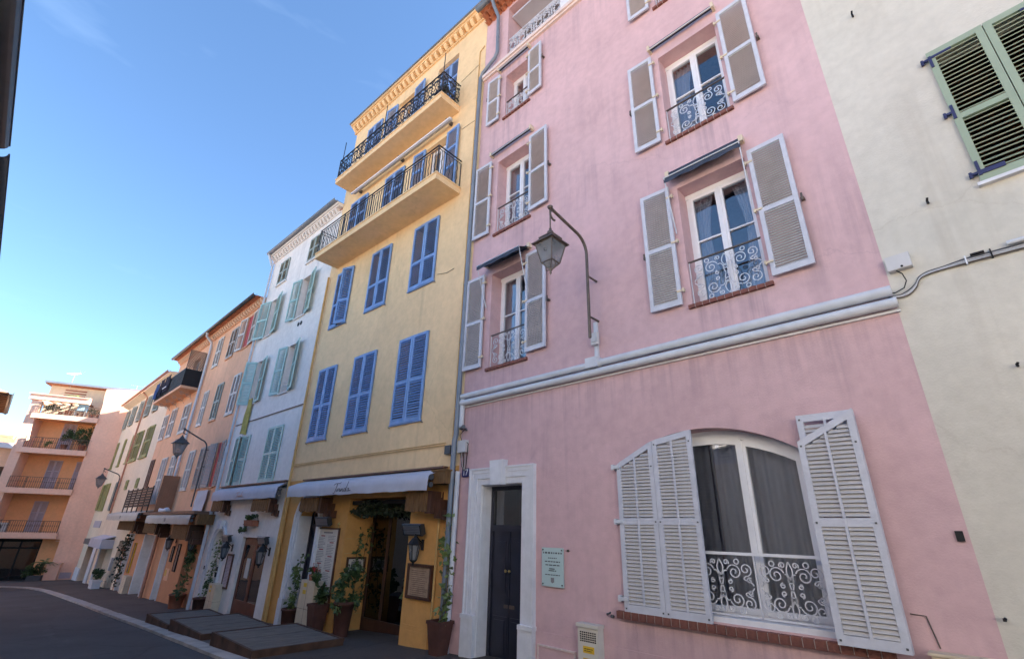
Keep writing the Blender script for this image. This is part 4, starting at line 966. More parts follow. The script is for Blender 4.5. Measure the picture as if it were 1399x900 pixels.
    for x in (a, -2.98, -2.16, b-.07): D.box(x, x+.07, y, y+.06, -.42, 2.30)
    D.box(a, b, y-.01, y+.05, 2.20, 2.30); D.box(a, b, y, y+.055, -.42, -.06)
    D.build('entrance_door', WOOD, H)
    for (p, q) in ((a+.07, -2.98), (-2.91, -2.16), (-2.09, b-.07)):
        g = MB(); g.box(p, q, y+.025, y+.03, -.06, 2.20); g.build('pane', DGLASS, H)
    MB().box(a-.02, b+.02, .0, .7, -.7, -.44).build('doorstep', DECKE, H)
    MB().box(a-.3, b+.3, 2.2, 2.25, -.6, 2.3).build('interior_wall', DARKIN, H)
    MB().box(-3.0, -2.35, 1.0, 1.5, -.44, .42).build('counter', PLASTIC, H)
    for i in range(7):
        z = -.3+i*.3; MB().box(-3.652, -3.644, .05, .66, z, z+.014).build('joint_line', PIPEY, H)
    MB().box(-1.28, -.03, -.02, .0, -1, .16).build('plinth', YSH, H)
    MB().box(-1.10, -.5, -.035, -.02, -.5, .07).box(-1.12, -.48, -.03, -.02, .07, .085).build('hatch', YSH, H)
    pipe(H, [(-.40, -.05, 2.4), (-.42, -.05, .15)], .022, PIPEY, clips=False)
    MB().box(-.46, -.38, -.08, -.0, .10, .16).build('pipe_foot', PIPEY, H)
yellow_house()

# ================================================================== WHITE HOUSE
def white_house():
    F = FW; H = F.thing('white_house', 'white rendered house with mint green shutters and a dentil cornice', 'house')
    U0, U1 = -5.45, -.004
    op = [(-4.66, -4.06, 8.28, 9.84), (-2.11, -1.38, 8.34, 9.92), (-4.60, -4.05, 5.68, 7.30), (-2.06, -1.42, 5.67, 7.33)]
    cl = [(-4.58, -3.78, 10.48, 11.50), (-2.06, -1.25, 10.56, 11.55), (-4.86, -3.62, 2.92, 4.54), (-2.18, -1.12, 2.92, 4.58)]
    dr = [(-2.42, -.62, -1.4, 1.40, .14), (-4.72, -3.78, -1.4, 1.56, .45)]
    wall_mesh(U0, U1, -1.6, 11.95, [(*o, .26) for o in op+cl]+dr, arches=[(9, .40)]).build('wall', WHT, H); shell(H, WHT, U0, U1, -1.6, 12.1)
    for k, (a, b, c, d) in enumerate(op):
        wl = (.66, .52, .42, .50)[k]; wr = (.62, .54, .54, .52)[k]
        shutter(H, a-.01, c, wl, d-c, -1, MINT, MINT, -.02, (12, 8, 38, 10)[k], (.5,), .055); shutter(H, b+.01, c, wr, d-c, 1, MINT, MINT, -.02, (10, 12, 8, 14)[k], (.5,), .055)
        window(H, a, b, c+.02, d-.01, .2, curtain='left' if k != 1 else None, leaves=1, frame=WORNG); sill(H, a-.04, b+.04, c, WHT, .04, .05)
        if k == 3:
            g = MB()
            for q in range(4): g.tube([(a, .03, c+.08+q*.09), (b, .03, c+.08+q*.09)], .008, 5)
            g.build('window_bar', WFRAME, H)
    for k, (a, b, c, d) in enumerate(cl):
        w = (b-a)/2-.004; mm = GREYGRN if k < 2 else MINT
        for u, s in ((a, 1), (b, -1)): shutter(H, u, c+.005, w, d-c-.01, s, mm, mm, -.012, (10 if k == 2 and s > 0 else 1), (.5,), .05)
        sill(H, a-.06, b+.06, c, WHT, .05, .06)
    cornice(H, U0-.1, .0, 11.9, WHT, [(11.86, 11.90, .04), (12.04, 12.10, .16), (12.10, 12.17, .22)], (11.90, 12.04, .14, .10, .225, WHT))
    MB().box(U0-.15, .0, -.27, .3, 12.17, 12.19).build('roof_edge', PIPE, H); gutter(H, U0-.15, .0, -.30, 12.23, .065, PIPE)
    MB().tube([(-5.5, -.3, 12.2), (-5.45, -.1, 11.7)], .05, 8).build('gutter_outlet', PIPEW, H)
    pipe(H, [(-5.42, -.08, 11.8), (-5.42, -.08, 4.3)], .042, PIPEW); pipe(H, [(-5.40, -.09, 4.3), (-5.36, -.09, -1.2)], .055, PIPEW)
    MB().tube([(-5.3, -.02, 5.02), (-.05, -.02, 5.05)], .016, 6).build('service_cable', BRIRON, H)
    for x in (-1.70, -1.50): MB().lathe([(.075, 0), (.075, .012), (.05, .014)], n=12).build('vent', BLACK, H, (x, 0, 8.05), (R(90), 0, 0))
    # double door
    a, b = -2.40, -.64; y = .08; D = MB(); zb = -.62
    D.box(a, a+.07, y, y+.05, zb, 1.38); D.box(b-.07, b, y, y+.05, zb, 1.38); D.box(a+.07, b-.07, y, y+.05, 1.30, 1.38); xm = (a+b)/2
    for (p, q) in ((a+.07, xm), (xm, b-.07)):
        D.box(p, p+.08, y-.01, y+.04, zb, 1.30); D.box(q-.08, q, y-.01, y+.04, zb, 1.30); D.box(p+.08, q-.08, y-.01, y+.04, 1.20, 1.30); D.box(p+.08, q-.08, y-.01, y+.04, zb, zb+.42)
    o = D.build('entrance_door', plain("red_brown_door", (.13, .045, .03), .45, var=.2), H)
    for (p, q) in ((a+.15, xm-.08), (xm+.08, b-.15)): MB().box(p, q, y+.01, y+.016, zb+.42, 1.20).build('pane', DGLASS, o)
    MB().box(-1.98, -1.74, y-.004, y+.008, .35, .85).build('notice', PAPER, o)
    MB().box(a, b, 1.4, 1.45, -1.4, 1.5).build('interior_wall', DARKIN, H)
    # arched niche doorway with moulded hood
    S = MB(); a, b, zs, rise = -4.72, -3.78, 1.16, .40; n = 14
    for (w0, w1, p) in ((0, .10, .04), (.10, .17, .07)):
        S.box(a-w1, a-w0, -p, 0, -1.4, zs); S.box(b+w0, b+w1, -p, 0, -1.4, zs)
        for i in range(n):
            def pt(f, w): x = a-w+(b-a+2*w)*f; return (x, arch_z(a-w, b+w, zs, rise+w*.8, x))
            S.prism([pt(i/n, w0), pt((i+1)/n, w0), pt((i+1)/n, w1), pt(i/n, w1)], -p, 0)
    S.prism([(-4.36, 1.60), (-4.14, 1.60), (-4.10, 1.84), (-4.40, 1.84)], -.13, 0)
    S.build('door_surround', STONEW, H)
    MB().box(a, b, .40, .44, -1.4, 1.6).build('front_door', plain("pale_green_door", (.50, .54, .48), .5), H)
    for (x, z) in ((-3.70, .42), (-3.70, .26)): MB().box(x-.05, x+.05, -.09, -.07, z, z+.12).build('intercom', BLACK, H)
    MB().box(-4.85, -4.80, -.09, -.07, .40, .50).build('intercom', BLACK, H)
white_house()

# ================================================================== SALMON HOUSE
def salmon_house():
    F = FO; H = F.thing('salmon_house', 'long salmon house with tiled eaves, worn louvred shutters and a high balcony', 'house')
    U0, U1 = -12.40, -.004
    cl = [(-5.35, -4.60, 8.36, 9.76, WORNW), (-3.50, -2.66, 8.36, 9.72, WORNG),
          (-5.30, -4.66, 5.66, 7.20, WORNW), (-3.48, -2.70, 5.64, 7.21, GREYGRN), (-1.46, -.66, 5.62, 7.22, WORNW),
          (-5.02, -4.22, 2.98, 4.56, WORNW), (-3.42, -2.40, 2.96, 4.56, WORNG),
          (-8.30, -7.22, 5.66, 7.05, WORNW), (-10.70, -9.72, 5.72, 7.18, WORNW), (-12.20, -11.28, 5.73, 7.04, WORNW),
          (-12.2, -11.4, 3.3, 4.72, BROWNSH), (-9.75, -8.75, 2.55, 4.62, WORNW), (-7.95, -7.0, 3.55, 4.60, WORNW)]
    red = [(-1.57, -.87, 8.38, 9.82), (-1.38, -.80, 2.96, 4.56)]
    bal = [(-9.10, -8.10, 7.78, 9.55), (-11.4, -10.5, 7.78, 9.55)]
    dr = [(-2.05, -1.20, -1.6, 1.28, .6), (-5.0, -4.3, -1.6, 1.28, .5), (-8.75, -7.0, -1.6, 1.22, .5), (-11.9, -11.0, -1.6, 1.2, .4)]
    up = [(*c[:4], .2) for c in cl]+[(*r, .2) for r in red]+[(*b, .25) for b in bal]
    ZS = 2.12
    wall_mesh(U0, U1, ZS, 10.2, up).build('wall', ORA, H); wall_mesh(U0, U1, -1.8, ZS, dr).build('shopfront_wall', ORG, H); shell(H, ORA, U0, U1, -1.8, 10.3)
    for (a, b, c, d, mm) in cl:
        w = (b-a)/2-.004
        for u, s in ((a, 1), (b, -1)): shutter(H, u, c+.005, w, d-c-.01, s, mm, mm if mm is not WORNW else GREYSL, -.012, 1, (.5,), .055)
        sill(H, a-.05, b+.05, c, WORNW if mm is WORNW else ORA, .045, .05)
    for i, (a, b, c, d) in enumerate(red):
        MB().box(a, b, .02, .05, c, d).build('red_blind', REDROOM, H); sm = WORNW if i == 0 else WORNG
        shutter(H, a-.01, c, .62, d-c, -1, sm, GREYSL, -.02, 6, (.5,), .055); shutter(H, b+.01, c, .62, d-c, 1, sm, GREYSL, -.02, 6, (.5,), .055); sill(H, a-.04, b+.04, c, ORA, .04, .05)
    for (a, b, c, d) in bal: window(H, a, b, c, d, .15, curtain=None, bars=(.3, .65))
    cornice(H, U0, .0, 10.0, ORA, [(9.98, 10.03, .05), (10.17, 10.21, .20)], (10.02, 10.17, .18, .12, .27, plain("pale_salmon_trim", (.74, .52, .38), .85)))
    # overhanging tiles on the eave, gutter
    MB().box(U0, U1, -.36, .05, 10.212, 10.235).build('eave_board', TERRA, H)
    tile_row(H, U0, U1, -.40, 10.235, False, .2); gutter(H, U0-.05, .0, -.44, 10.28, .07, GIRON)
    pipe(H, [(-6.15, -.43, 10.22), (-6.18, -.40, 10.05), (-6.28, -.12, 9.85), (-6.28, -.08, 9.6), (-6.20, -.08, 2.2)], .055, PIPEW)
    pipe(H, [(-6.1, -.12, 1.3), (-6.1, -.12, -1.4)], .06, PIPEP, clips=False)
    # balcony with screened rail and scroll brackets
    z0, z1, v = 7.58, 7.70, -.72
    B = MB().box(-12.35, -6.92, v, -.002, z0, z1).build('balcony', ORA, H)
    for x in (-7.6, -8.9, -10.2, -11.5):
        m = MB(); s = [(0, yy, zz) for (yy, _, zz) in spiral(-.16, 7.44, .13, .03, math.pi*.5, 1.6, 20)]; m.tube(s, .012, 5)
        s = [(0, yy, zz) for (yy, _, zz) in spiral(-.46, 7.48, .09, .03, math.pi*.5, 1.5, 16)]; m.tube(s, .012, 5); m.tube([(0, -.02, 7.25), (0, -.1, 7.4), (0, -.6, 7.56)], .012, 5)
        m.build('scroll_bracket', WORNG, B, (x, 0, 0))
    MB().box(-12.33, -6.94, v+.01, v+.02, z1, 8.50).build('screen', MESH, B); MB().box(-6.96, -6.95, v+.02, -.01, z1, 8.50).build('screen', MESH, B)
    r = MB(); r.box(-12.35, -6.93, v-.005, v+.03, 8.50, 8.53); r.box(-6.965, -6.93, v, -.01, 8.50, 8.53)
    for i in range(24): r.box(-12.33+i*.234, -12.315+i*.234, v-.004, v+.01, z1, 8.5)
    r.build('handrail', BIRON, B)
    L = MB()
    for i in range(-6, 13):
        for s in (1, -1):
            pts = []
            y0 = -.70; y1 = -.04; base = 8.53; top = 9.45; hgt = top-base
            t0 = i*.1
            # diagonal strip in the y,z plane, clipped to the panel
            for f in range(0, 21):
                yy = y0+(y1-y0)*f/20; zz = base+t0+s*(yy-y0)*1.2+(0 if s > 0 else .8)
                if base <= zz <= top: pts.append((-6.95+(.006 if s > 0 else -.006), yy, zz))
            if len(pts) > 1: L.tube([pts[0], pts[-1]], .017, 4)
    L.box(-6.965, -6.935, -.71, -.69, 8.53, 9.46); L.box(-6.965, -6.935, -.04, -.02, 8.53, 9.46); L.box(-6.965, -6.935, -.70, -.03, 9.44, 9.46)
    L.build('trellis', BIRON, B)
    # low terrace above the shops: brown end panel, dark rail
    MB().box(-13.2, .05, -.60, -.002, 2.02, 2.12).build('canopy_slab', BROWNSH, H)
    pm = MB()
    for i in range(14): pm.box(-5.62, -5.60-.006*(i % 2), -.60+i*.0425, -.60+(i+1)*.0425, 2.13, 3.56)
    pm.build('end_panel', PANELB, H)
    R_ = MB()
    for i in range(7): R_.box(-12.35, -6.95, -.59, -.575, 2.36+i*.115, 2.455+i*.115)
    for i in range(6): R_.box(-12.3+i*1.06, -12.26+i*1.06, -.60, -.56, 2.12, 3.2)
    R_.build('terrace_rail', plain("dark_rail_wood", (.035, .022, .018), .6), H)
    for (p, q, z0_, z1_, dep) in ((-5.0, -4.3, -1.2, 1.28, .5), (-8.75, -7.0, -1.5, 1.22, .5), (-11.9, -11.0, -1.5, 1.2, .4)):
        m = MB(); m.box(p, p+.02, -.01, dep, z0_-.4, z1_-.002); m.box(q-.02, q, -.01, dep, z0_-.4, z1_-.002); m.box(p, q, dep-.06, dep, z0_-.4, z1_); m.build('white_lining', WHT, H)
        m = MB(); m.box(p-.07, p, -.03, 0, z0_-.4, z1_); m.box(q, q+.07, -.03, 0, z0_-.4, z1_); m.build('door_trim', STONEW, H)
    MB().box(-2.05, -1.2, .55, .6, -1.6, 1.3).build('entrance_door', BDOOR, H)
    MB().box(-3.95, -3.4, -.02, 0, -.25, .15).build('meter_hatch', ORA, H); MB().box(-3.9, -3.75, -.025, -.02, -.1, .1).build('sticker', YSTICK, H)
    MB().box(-3.3, -2.1, -.015, 0, -1.6, -.75).build('plinth', ORG, H)
salmon_house()

# ================================================================== CREAM HOUSE
def cream_house():
    F = FC; H = F.thing('cream_house', 'cream house with olive green shutters at the bend of the street', 'house')
    U0, U1 = -13.1, -.004
    r3 = [(-12.9, -11.9), (-10.9, -9.6), (-8.5, -7.2), (-6.2, -4.9), (-3.9, -2.6)]
    r2 = [(-12.7, -12.1), (-10.1, -9.5), (-7.5, -6.9), (-6.35, -4.35), (-3.45, -1.60)]
    r1 = [(-13.0, -12.2, 2.35, 4.0), (-11.8, -10.1, 2.3, 4.02), (-8.1, -7.4, 2.3, 3.98), (-4.95, -4.3, 3.42, 3.95), (-2.1, -1.5, 3.4, 3.92)]
    dr = [(-11.2, -8.7, -2.2, .32, .4), (-6.1, -2.8, -2.2, .42, .35), (-1.7, -.5, -2.2, .8, .4)]
    wall_mesh(U0, U1, -2.6, 9.45, [(a, b, 7.8, 9.1, .2) for a, b in r3]+[(a, b, 5.1, 6.85, .2) for a, b in r2]+[(*r, .2) for r in r1]+dr).build('wall', CRE, H); shell(H, CRE, U0, U1, -2.6, 9.6)
    for a, b in r3:
        w = (b-a)/2
        for u, s in ((a, 1), (b, -1)): shutter(H, u, 7.8, w, 1.3, s, GREYGRN, GREYGRN, -.03, 9, (.5,), .06)
    for a, b in r2:
        w = (b-a)/2-.003
        for u, s in ((a, 1), (b, -1)): shutter(H, u, 5.12, w, 1.72, s, OLIVE, OLIVE, -.02, 3, (.5,), .06)
        MB().box(a-.05, b+.05, -.10, 0, 5.03, 5.10).build('sill', OLIVE, H)
    for i, (a, b, c, d) in enumerate(r1):
        w = (b-a)/2-.003; mm = OLIVE if i != 2 else GREYGRN
        for u, s in ((a, 1), (b, -1)): shutter(H, u, c, w, d-c, s, mm, mm, -.02, 4, (.5,), .06)
    MB().prismx([(0, 9.35), (-.12, 9.40), (-.38, 9.52), (-.38, 9.58), (0, 9.62)], U0-.2, 0).build('eave', CRE, H)
    gutter(H, U0-.25, .0, -.45, 9.62, .075, PIPEP)
    pipe(H, [(-6.6, -.4, 9.5), (-6.6, -.08, 9.2), (-6.55, -.08, 2.0)], .05, PIPEP)
    MB().box(-11.2, -8.7, .3, .35, -2.3, .32).box(-10.2, -10.1, .24, .3, -2.3, .3).build('shop_door', GREYDR, H)
    MB().box(-6.1, -4.6, .28, .33, -2.3, .42).build('shop_door', GREYDR, H)
    rs = MB()
    for i in range(9): rs.box(-4.55+i*.19, -4.38+i*.19, .02, .08, -2.2, .42)
    rs.build('folded_screen', BEIGEB, H)
    MB().box(-1.7, -.5, .3, .35, -2.3, .8).build('side_door', BROWNSH, H)
    m = MB(); m.box(-8.35, -7.4, -.08, 0, -2.3, .42); m.box(-6.35, -6.1, -.06, 0, -2.3, .42); m.build('pilaster', STONEW, H)
    MB().box(-13.1, -11.3, -.05, 0, -2.5, -1.1).build('plinth', STONEW, H)
    MB().box(-11.55, -9.1, -.03, 0, 1.32, 1.72).build('wall_sign', LILAC, H)
    MB().box(-11.3, -8.7, -.28, 0, .36, .66).build('shutter_box', GREYDR, H)
    MB().box(-1.9, -1.72, -.12, 0, -.6, .0).build('meter_box', PLASTIC, H)
cream_house()

# ================================================================== APRICOT APARTMENT BUILDING (end of street)
def apricot_building():
    F = FE; H = F.thing('apartment_building', 'apricot apartment building with stacked loggia balconies at the end of the street', 'apartment building')
    U0, U1 = -5.62, .45; a, b = -5.08, -1.60; D = 1.35
    fl = [(8.58, 9.95), (6.25, 8.25), (3.65, 5.90), (.92, 3.28)]
    holes = [(a, b, c, d, D) for c, d in fl]+[(a-.2, b+.3, -2.6, .52, .9)]
    wall_mesh(U0, U1, -2.8, 8.58, holes[1:]).build('wall', END, H)
    MB().box(b, U1, 0.001, .35, 8.582, 9.45).build('right_pier', END, H)
    # top terrace: right pier rises above the open terrace
    MB().prism([(b, 9.45), (.45, 9.45), (.45, 10.9), (b-.1, 10.75), (b-.1, 10.3)], 0, 5).build('pier', END, H)
    # roof terrace is open: cut the front above slab level
    MB().box(U0, U0+.54, 0.002, .4, 8.6, 9.45).build('left_pier', END, H); MB().box(U0, U1, .36, 2.0, 8.50, 8.56).build('terrace_floor', END, H)
    shell(H, END, U0, U1, -2.8, 8.56, 9.0)
    for k, (c, d) in enumerate(fl[1:]):
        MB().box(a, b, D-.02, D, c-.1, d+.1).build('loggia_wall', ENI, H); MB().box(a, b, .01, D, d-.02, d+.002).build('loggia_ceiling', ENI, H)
        MB().box(a, b, .0, D, c-.06, c-.002).build('loggia_floor', END, H)
    for k, (c, d) in enumerate(fl):
        B = MB().box(a-.22, b+.06, -.16, .02, c-.36, c-.02).build('balcony', END, H)
        g = MB(); n = 30; zt = c+.70
        g.box(a-.02, b+.02, -.10, -.06, zt-.02, zt+.01); g.box(a-.02, b+.02, -.09, -.07, c+.05, c+.07)
        for i in range(n+1): x = a+(b-a)*i/n; g.box(x-.008, x+.008, -.088, -.072, c-.02, zt)
        for i in range(n): x = a+(b-a)*(i+.5)/n; g.tube([(x+p[0], -.08, c+.40+p[2]) for p in ring(0, 0, .045, 8)], .006, 4, closed=True)
        for f in (0, .25, .5, .75, 1): x = a+(b-a)*f; g.box(x-.016, x+.016, -.095, -.065, c-.02, zt+.01)
        g.build('railing', BRIRON, B)
    for (c, d, xs) in ((.92, 3.28, (-3.42,)), (3.65, 5.90, (-3.46, -1.9)), (6.25, 8.25, (-3.40,))):
        for x in xs:
            for u, s in ((x-.38, 1), (x+.38, -1)): shutter(H, u, c, .377, 1.95, s, LILAC, LILAC, D-.03, 0, (.28, .62), .07)
    # terrace level: wall set back, frieze beam, upper roof
    MB().box(-5.6, .45, 1.9, 2.1, 8.5, 11.0).build('terrace_wall', stucco("warm_cream_render", (.74, .60, .42), (.4, .3, .2), .25, .06, 91.0), H)
    fb = MB(); fb.box(-5.80, -2.4, -.12, .25, 9.50, 9.86); fb.box(-5.80, -5.45, .25, 2.2, 9.50, 9.86); fb.box(-5.86, -2.4, -.18, .3, 9.86, 9.93); fb.build('pergola_beam', END, H)
    for i in range(5): MB().box(-5.0+i*.55, -4.9+i*.55, .25, 1.9, 9.62, 9.74).build('pergola_rafter', BROWNSH, H)
    MB().prism([(-5.85, 11.0), (1.2, 11.15), (1.2, 11.3), (-5.85, 11.2)], 1.5, 6.5).build('roof', TERRA, H)
    MB().box(-5.9, 1.2, 1.42, 1.5, 11.08, 11.24).build('gutter', PIPE, H)
    for i in range(3): MB().box(-4.7, -3.4, 1.86, 1.9, 10.3+i*.2, 10.38+i*.2).build('louvre', CLAYB, H)
    # ground floor shop glazing, low wall, grille
    S = MB(); y = .85; p, q = a-.2, -2.45
    for x in (p, -4.5, -3.55, q-.08): S.box(x, x+.08, y-.05, y, -2.2, .42)
    S.box(p, q, y-.05, y, .32, .5); S.box(p, q, y-.05, y, -.1, -.0); S.box(p, q, y-.05, y, -2.2, -1.9); o = S.build('shop_window', BLACK, H)
    MB().box(p, q, y-.02, y-.01, -2.0, .35).build('pane', DGLASS, o)
    MB().box(q, b+.3, y-.06, y, -2.4, .5).build('loggia_wall', ENI, H)
    MB().box(-1.42, -.74, -.35, -.002, -2.4, -.97).box(-1.46, -.70, -.39, -.002, -.97, -.88).build('low_wall', END, H)
    MB().box(-.70, -.10, -.02, 0, -1.80, -1.45).build('vent_grille', LILAC, H)
    MB().box(-1.52, .0, -.015, .0, .40, .435).build('string_course', END, H)
apricot_building()

# ================================================================== LOW HOUSE far left and the houses across the street
def low_house():
    e = bpy.data.objects.new('low_house', None); col.objects.link(e); e.location = (-57, -9, ground_z(-57)); e.rotation_euler = (0, 0, R(84))
    tag(e, 'low flat fronted salmon house behind the apartment building', 'house')
    wall_mesh(-8, 8, -.5, 9.2, [(-6, -2.5, 5.3, 7.8, .5), (-1.5, 3.5, 5.3, 7.8, .5)]).build('wall', ORA, e); shell(e, ORA, -8, 8, -.5, 9.2)
    for p, q in ((-6, -2.5), (-1.5, 3.5)):
        f = MB().box(p, q, .3, .36, 5.3, 5.45).box(p, p+.1, .3, .36, 5.45, 7.8).box(q-.1, q, .3, .36, 5.45, 7.8).build('window', BROWNSH, e); MB().box(p+.1, q-.1, .32, .33, 5.45, 7.8).build('pane', DGLASS, f)
    MB().box(-8.3, 8.3, -.5, 0, 9.2, 9.6).build('cornice', STONEW, e)
    MB().prismx([(0, 9.6), (5, 10.8), (8, 9.6)], -7.8, 7.8).build('roof', TERRA, e)
    MB().tube([(3.0, 3, 10.2), (3.1, 3, 11.2)], .05, 6).tube([(2.6, 3, 11.2), (3.6, 3, 11.15)], .04, 6).build('vent_pipe', GREYSL, e)
low_house()
BTILE = plain("pale_bounce_tile", (0.52, 0.34, 0.24), 0.85, var=0.25, scale=5, bump=0.4)  # tile lightened and hidden slopes deepened to bounce sun across the street
def opposite(name, label, x0, x1, yf, ze, mat, over=.5, gz=None):
    """House across the street; its front faces +y. Only its eaves show, the rest bounces the light."""
    e = bpy.data.objects.new(name, None); col.objects.link(e); e.location = (x1, yf, 0); e.rotation_euler = (0, 0, math.pi); tag(e, label, 'house')
    L = x1-x0; holes = []
    for k in range(int(L/2.6)):
        c = 1.0+k*2.6
        for z in (3.6, 6.6, 9.3, 12.0):
            if z+1.9 < ze-.5: holes.append((c, c+1.0, z, z+1.8, .22))
    g0 = ground_z(x0)-.5
    wall_mesh(0, L, g0, ze-.02, holes).build('wall', mat, e); shell(e, mat, 0, L, g0, ze-.02, 10.8)
    for (a, b, c, d, _) in holes:
        for u, s in ((a, 1), (b, -1)): shutter(e, u, c, .496, d-c, s, GREYSH, GREYSL, -.01, 0, (.5,), .07)
    MB().box(-.15, L+.15, -over, .1, ze, ze+.05).build('eave_board', plain("eave_wood", (.12, .07, .045), .8), e)
    n = int(L/.6)
    for i in range(n): MB().box(.1+i*.6, .2+i*.6, -over+.02, -.002, ze-.1, ze-.002).build('rafter', MATS["eave_wood"], e)
    MB().prismx([(-over, ze+.05), (5.5, ze+1.7), (11, ze+.05)], -.1, L+.1).build('roof', BTILE, e)
    gutter(e, -.2, L+.2, -over-.07, ze+.06, .10, GIRON)
    return e
opposite('ochre_house', 'house across the street, only its dark eave and gutter reach in at top left', -8.65, 9.0, -7.72, 6.53, OPP, .35)
opposite('buff_house', 'second house across the street, its gutter starts below the gap at left', -26.0, -9.32, -7.72, 6.55, stucco("buff_render", (.74, .66, .55), (.4, .33, .26), .3, .06, 73.0), .35)
opposite('brown_house', 'low house across the street with a tiled eave at the far left edge', -42.0, -35.0, -7.05, 7.55, ORA, .42)

# ================================================================== STREET LAMPS
def lantern_parts(L, c, w=.34, h=.46, iron=BRIRON, gl=LGLASS):
    """Four-sided tapering lantern hanging with its roof edge at height c[2]."""
    x, y, z = c; s2 = math.sqrt(2)/2
    def ringq(half, zz): return [(x-half, y-half, zz), (x+half, y-half, zz), (x+half, y+half, zz), (x-half, y+half, zz)]
    t, b = w/2, w*.30; zt, zb = z, z-h*.66
    def frust(m, h0, z0, h1, z1, cap=True):
        P = ringq(h0, z0)+ringq(h1, z1); m.add(P, [(0, 1, 5, 4), (1, 2, 6, 5), (2, 3, 7, 6), (3, 0, 4, 7)]+([(3, 2, 1, 0), (4, 5, 6, 7)] if cap else []))
    m = MB(); frust(m, t*1.28, zt, t*1.24, zt+.02); frust(m, t*1.2, zt+.02, t*.72, zt+h*.22); frust(m, t*.80, zt+h*.22, t*.80, zt+h*.26); frust(m, t*.62, zt+h*.26, t*.30, zt+h*.40)
    m.lathe([(t*.30, 0), (t*.34, .02), (t*.30, .04), (t*.14, .06), (t*.14, .10)], (x, y, zt+h*.40), 10); m.build('lamp_roof', iron, L)
    f = MB()
    T, B_ = ringq(t, zt), ringq(b, zb)
    for i in range(4): f.tube([T[i], B_[i]], .011, 4); f.tube([B_[i], B_[(i+1) % 4]], .012, 4); f.tube([T[i], T[(i+1) % 4]], .013, 4)
    zz = zb-h*.20; q = ringq(b*.25, zz)
    for i in range(4): f.tube([B_[i], q[i]], .009, 4)
    f.build('lamp_frame', iron, L)
    for i in range(4):
        g = MB(); j = (i+1) % 4; g.add([T[i], T[j], B_[j], B_[i]], [(0, 1, 2, 3)]); g.build('pane', gl, L)
        g = MB(); g.add([B_[i], B_[j], q[j], q[i]], [(0, 1, 2, 3)]); g.build('pane', gl, L)
    k = MB(); k.lathe([(b*.3, 0), (b*.34, -.02), (.012, -.05), (.02, -.07), (.004, -.10)], (x, y, zz), 8); k.tube([(x-b, y, zb), (x-b*.9, y, zz-.0), (x-b*.25, y, zz-.02)], .008, 5); k.tube([(x+b, y, zb), (x+b*.9, y, zz-.0), (x+b*.25, y, zz-.02)], .008, 5); k.build('finial', iron, L)
    MB().lathe([(.03, -.16), (.05, -.10), (.05, 0.0), (.02, .06)], (x, y, zt-.02), 10).build('bulb', FROST, L)
def street_lamp(F, label, u, v0, z0, z1, v1, roofz, iron=BRIRON, wall_pts=(), w=.34, h=.46):
    L = F.thing('street_lamp', label, 'street lamp', u, 0, z0, group=None)
    H = z1-z0; arm = [(0, v0, 0), (0, v0, H*.78)]
    for i in range(1, 7):
        t = i/6; a = t*math.pi*.43; arm.append((0, v0-(1-math.cos(a))*.30, H*.78+math.sin(a)*.30))
    last = arm[-1]; arm.append((0, v1, H))
    MB().tube(arm, .026, 10).build('bracket_arm', iron, L)
    m = MB(); m.lathe([(.03, 0), (.045, .02), (.045, .04), (.02, .06)], (0, v1, H-.02), 8)
    s = [(0, v1+.09+.085*math.cos(a), H-.10+.085*math.sin(a)) for a in [math.pi*.1+i*.36 for i in range(14)]]
    m.tube([(0, v1, H)]+s[4:], .017, 7); m.tube([(0, v1, H-.02), (0, v1-.01, H-.08), (0, v1, H-.16), (0, v1, roofz+h*.40+.12-z0)], .012, 6); m.build('hook', iron, L)
    for z in wall_pts: MB().tube([(0, v0, z-z0), (0, .0, z-z0)], .018, 8).build('wall_tie', iron, L)
    lantern_parts(L, (0, v1, roofz-z0), w, h, iron)
    return L
street_lamp(FP, 'brown lantern street lamp on a curved bracket, fixed to the pink house', -3.93, -.26, 4.52, 6.42, -1.20, 5.74, wall_pts=(4.88, 5.60), w=.32, h=.48)
street_lamp(FO, 'brown lantern street lamp hung on a bracket from the salmon house', -2.4, -.12, 2.3, 5.05, -1.02, 4.50, GIRON, (3.75, 4.38), .40, .55)
street_lamp(FC, 'small far lantern street lamp fixed to the cream house', -6.9, -.12, 2.3, 4.65, -1.0, 4.05, GIRON, (2.9, 3.7), .42, .56)

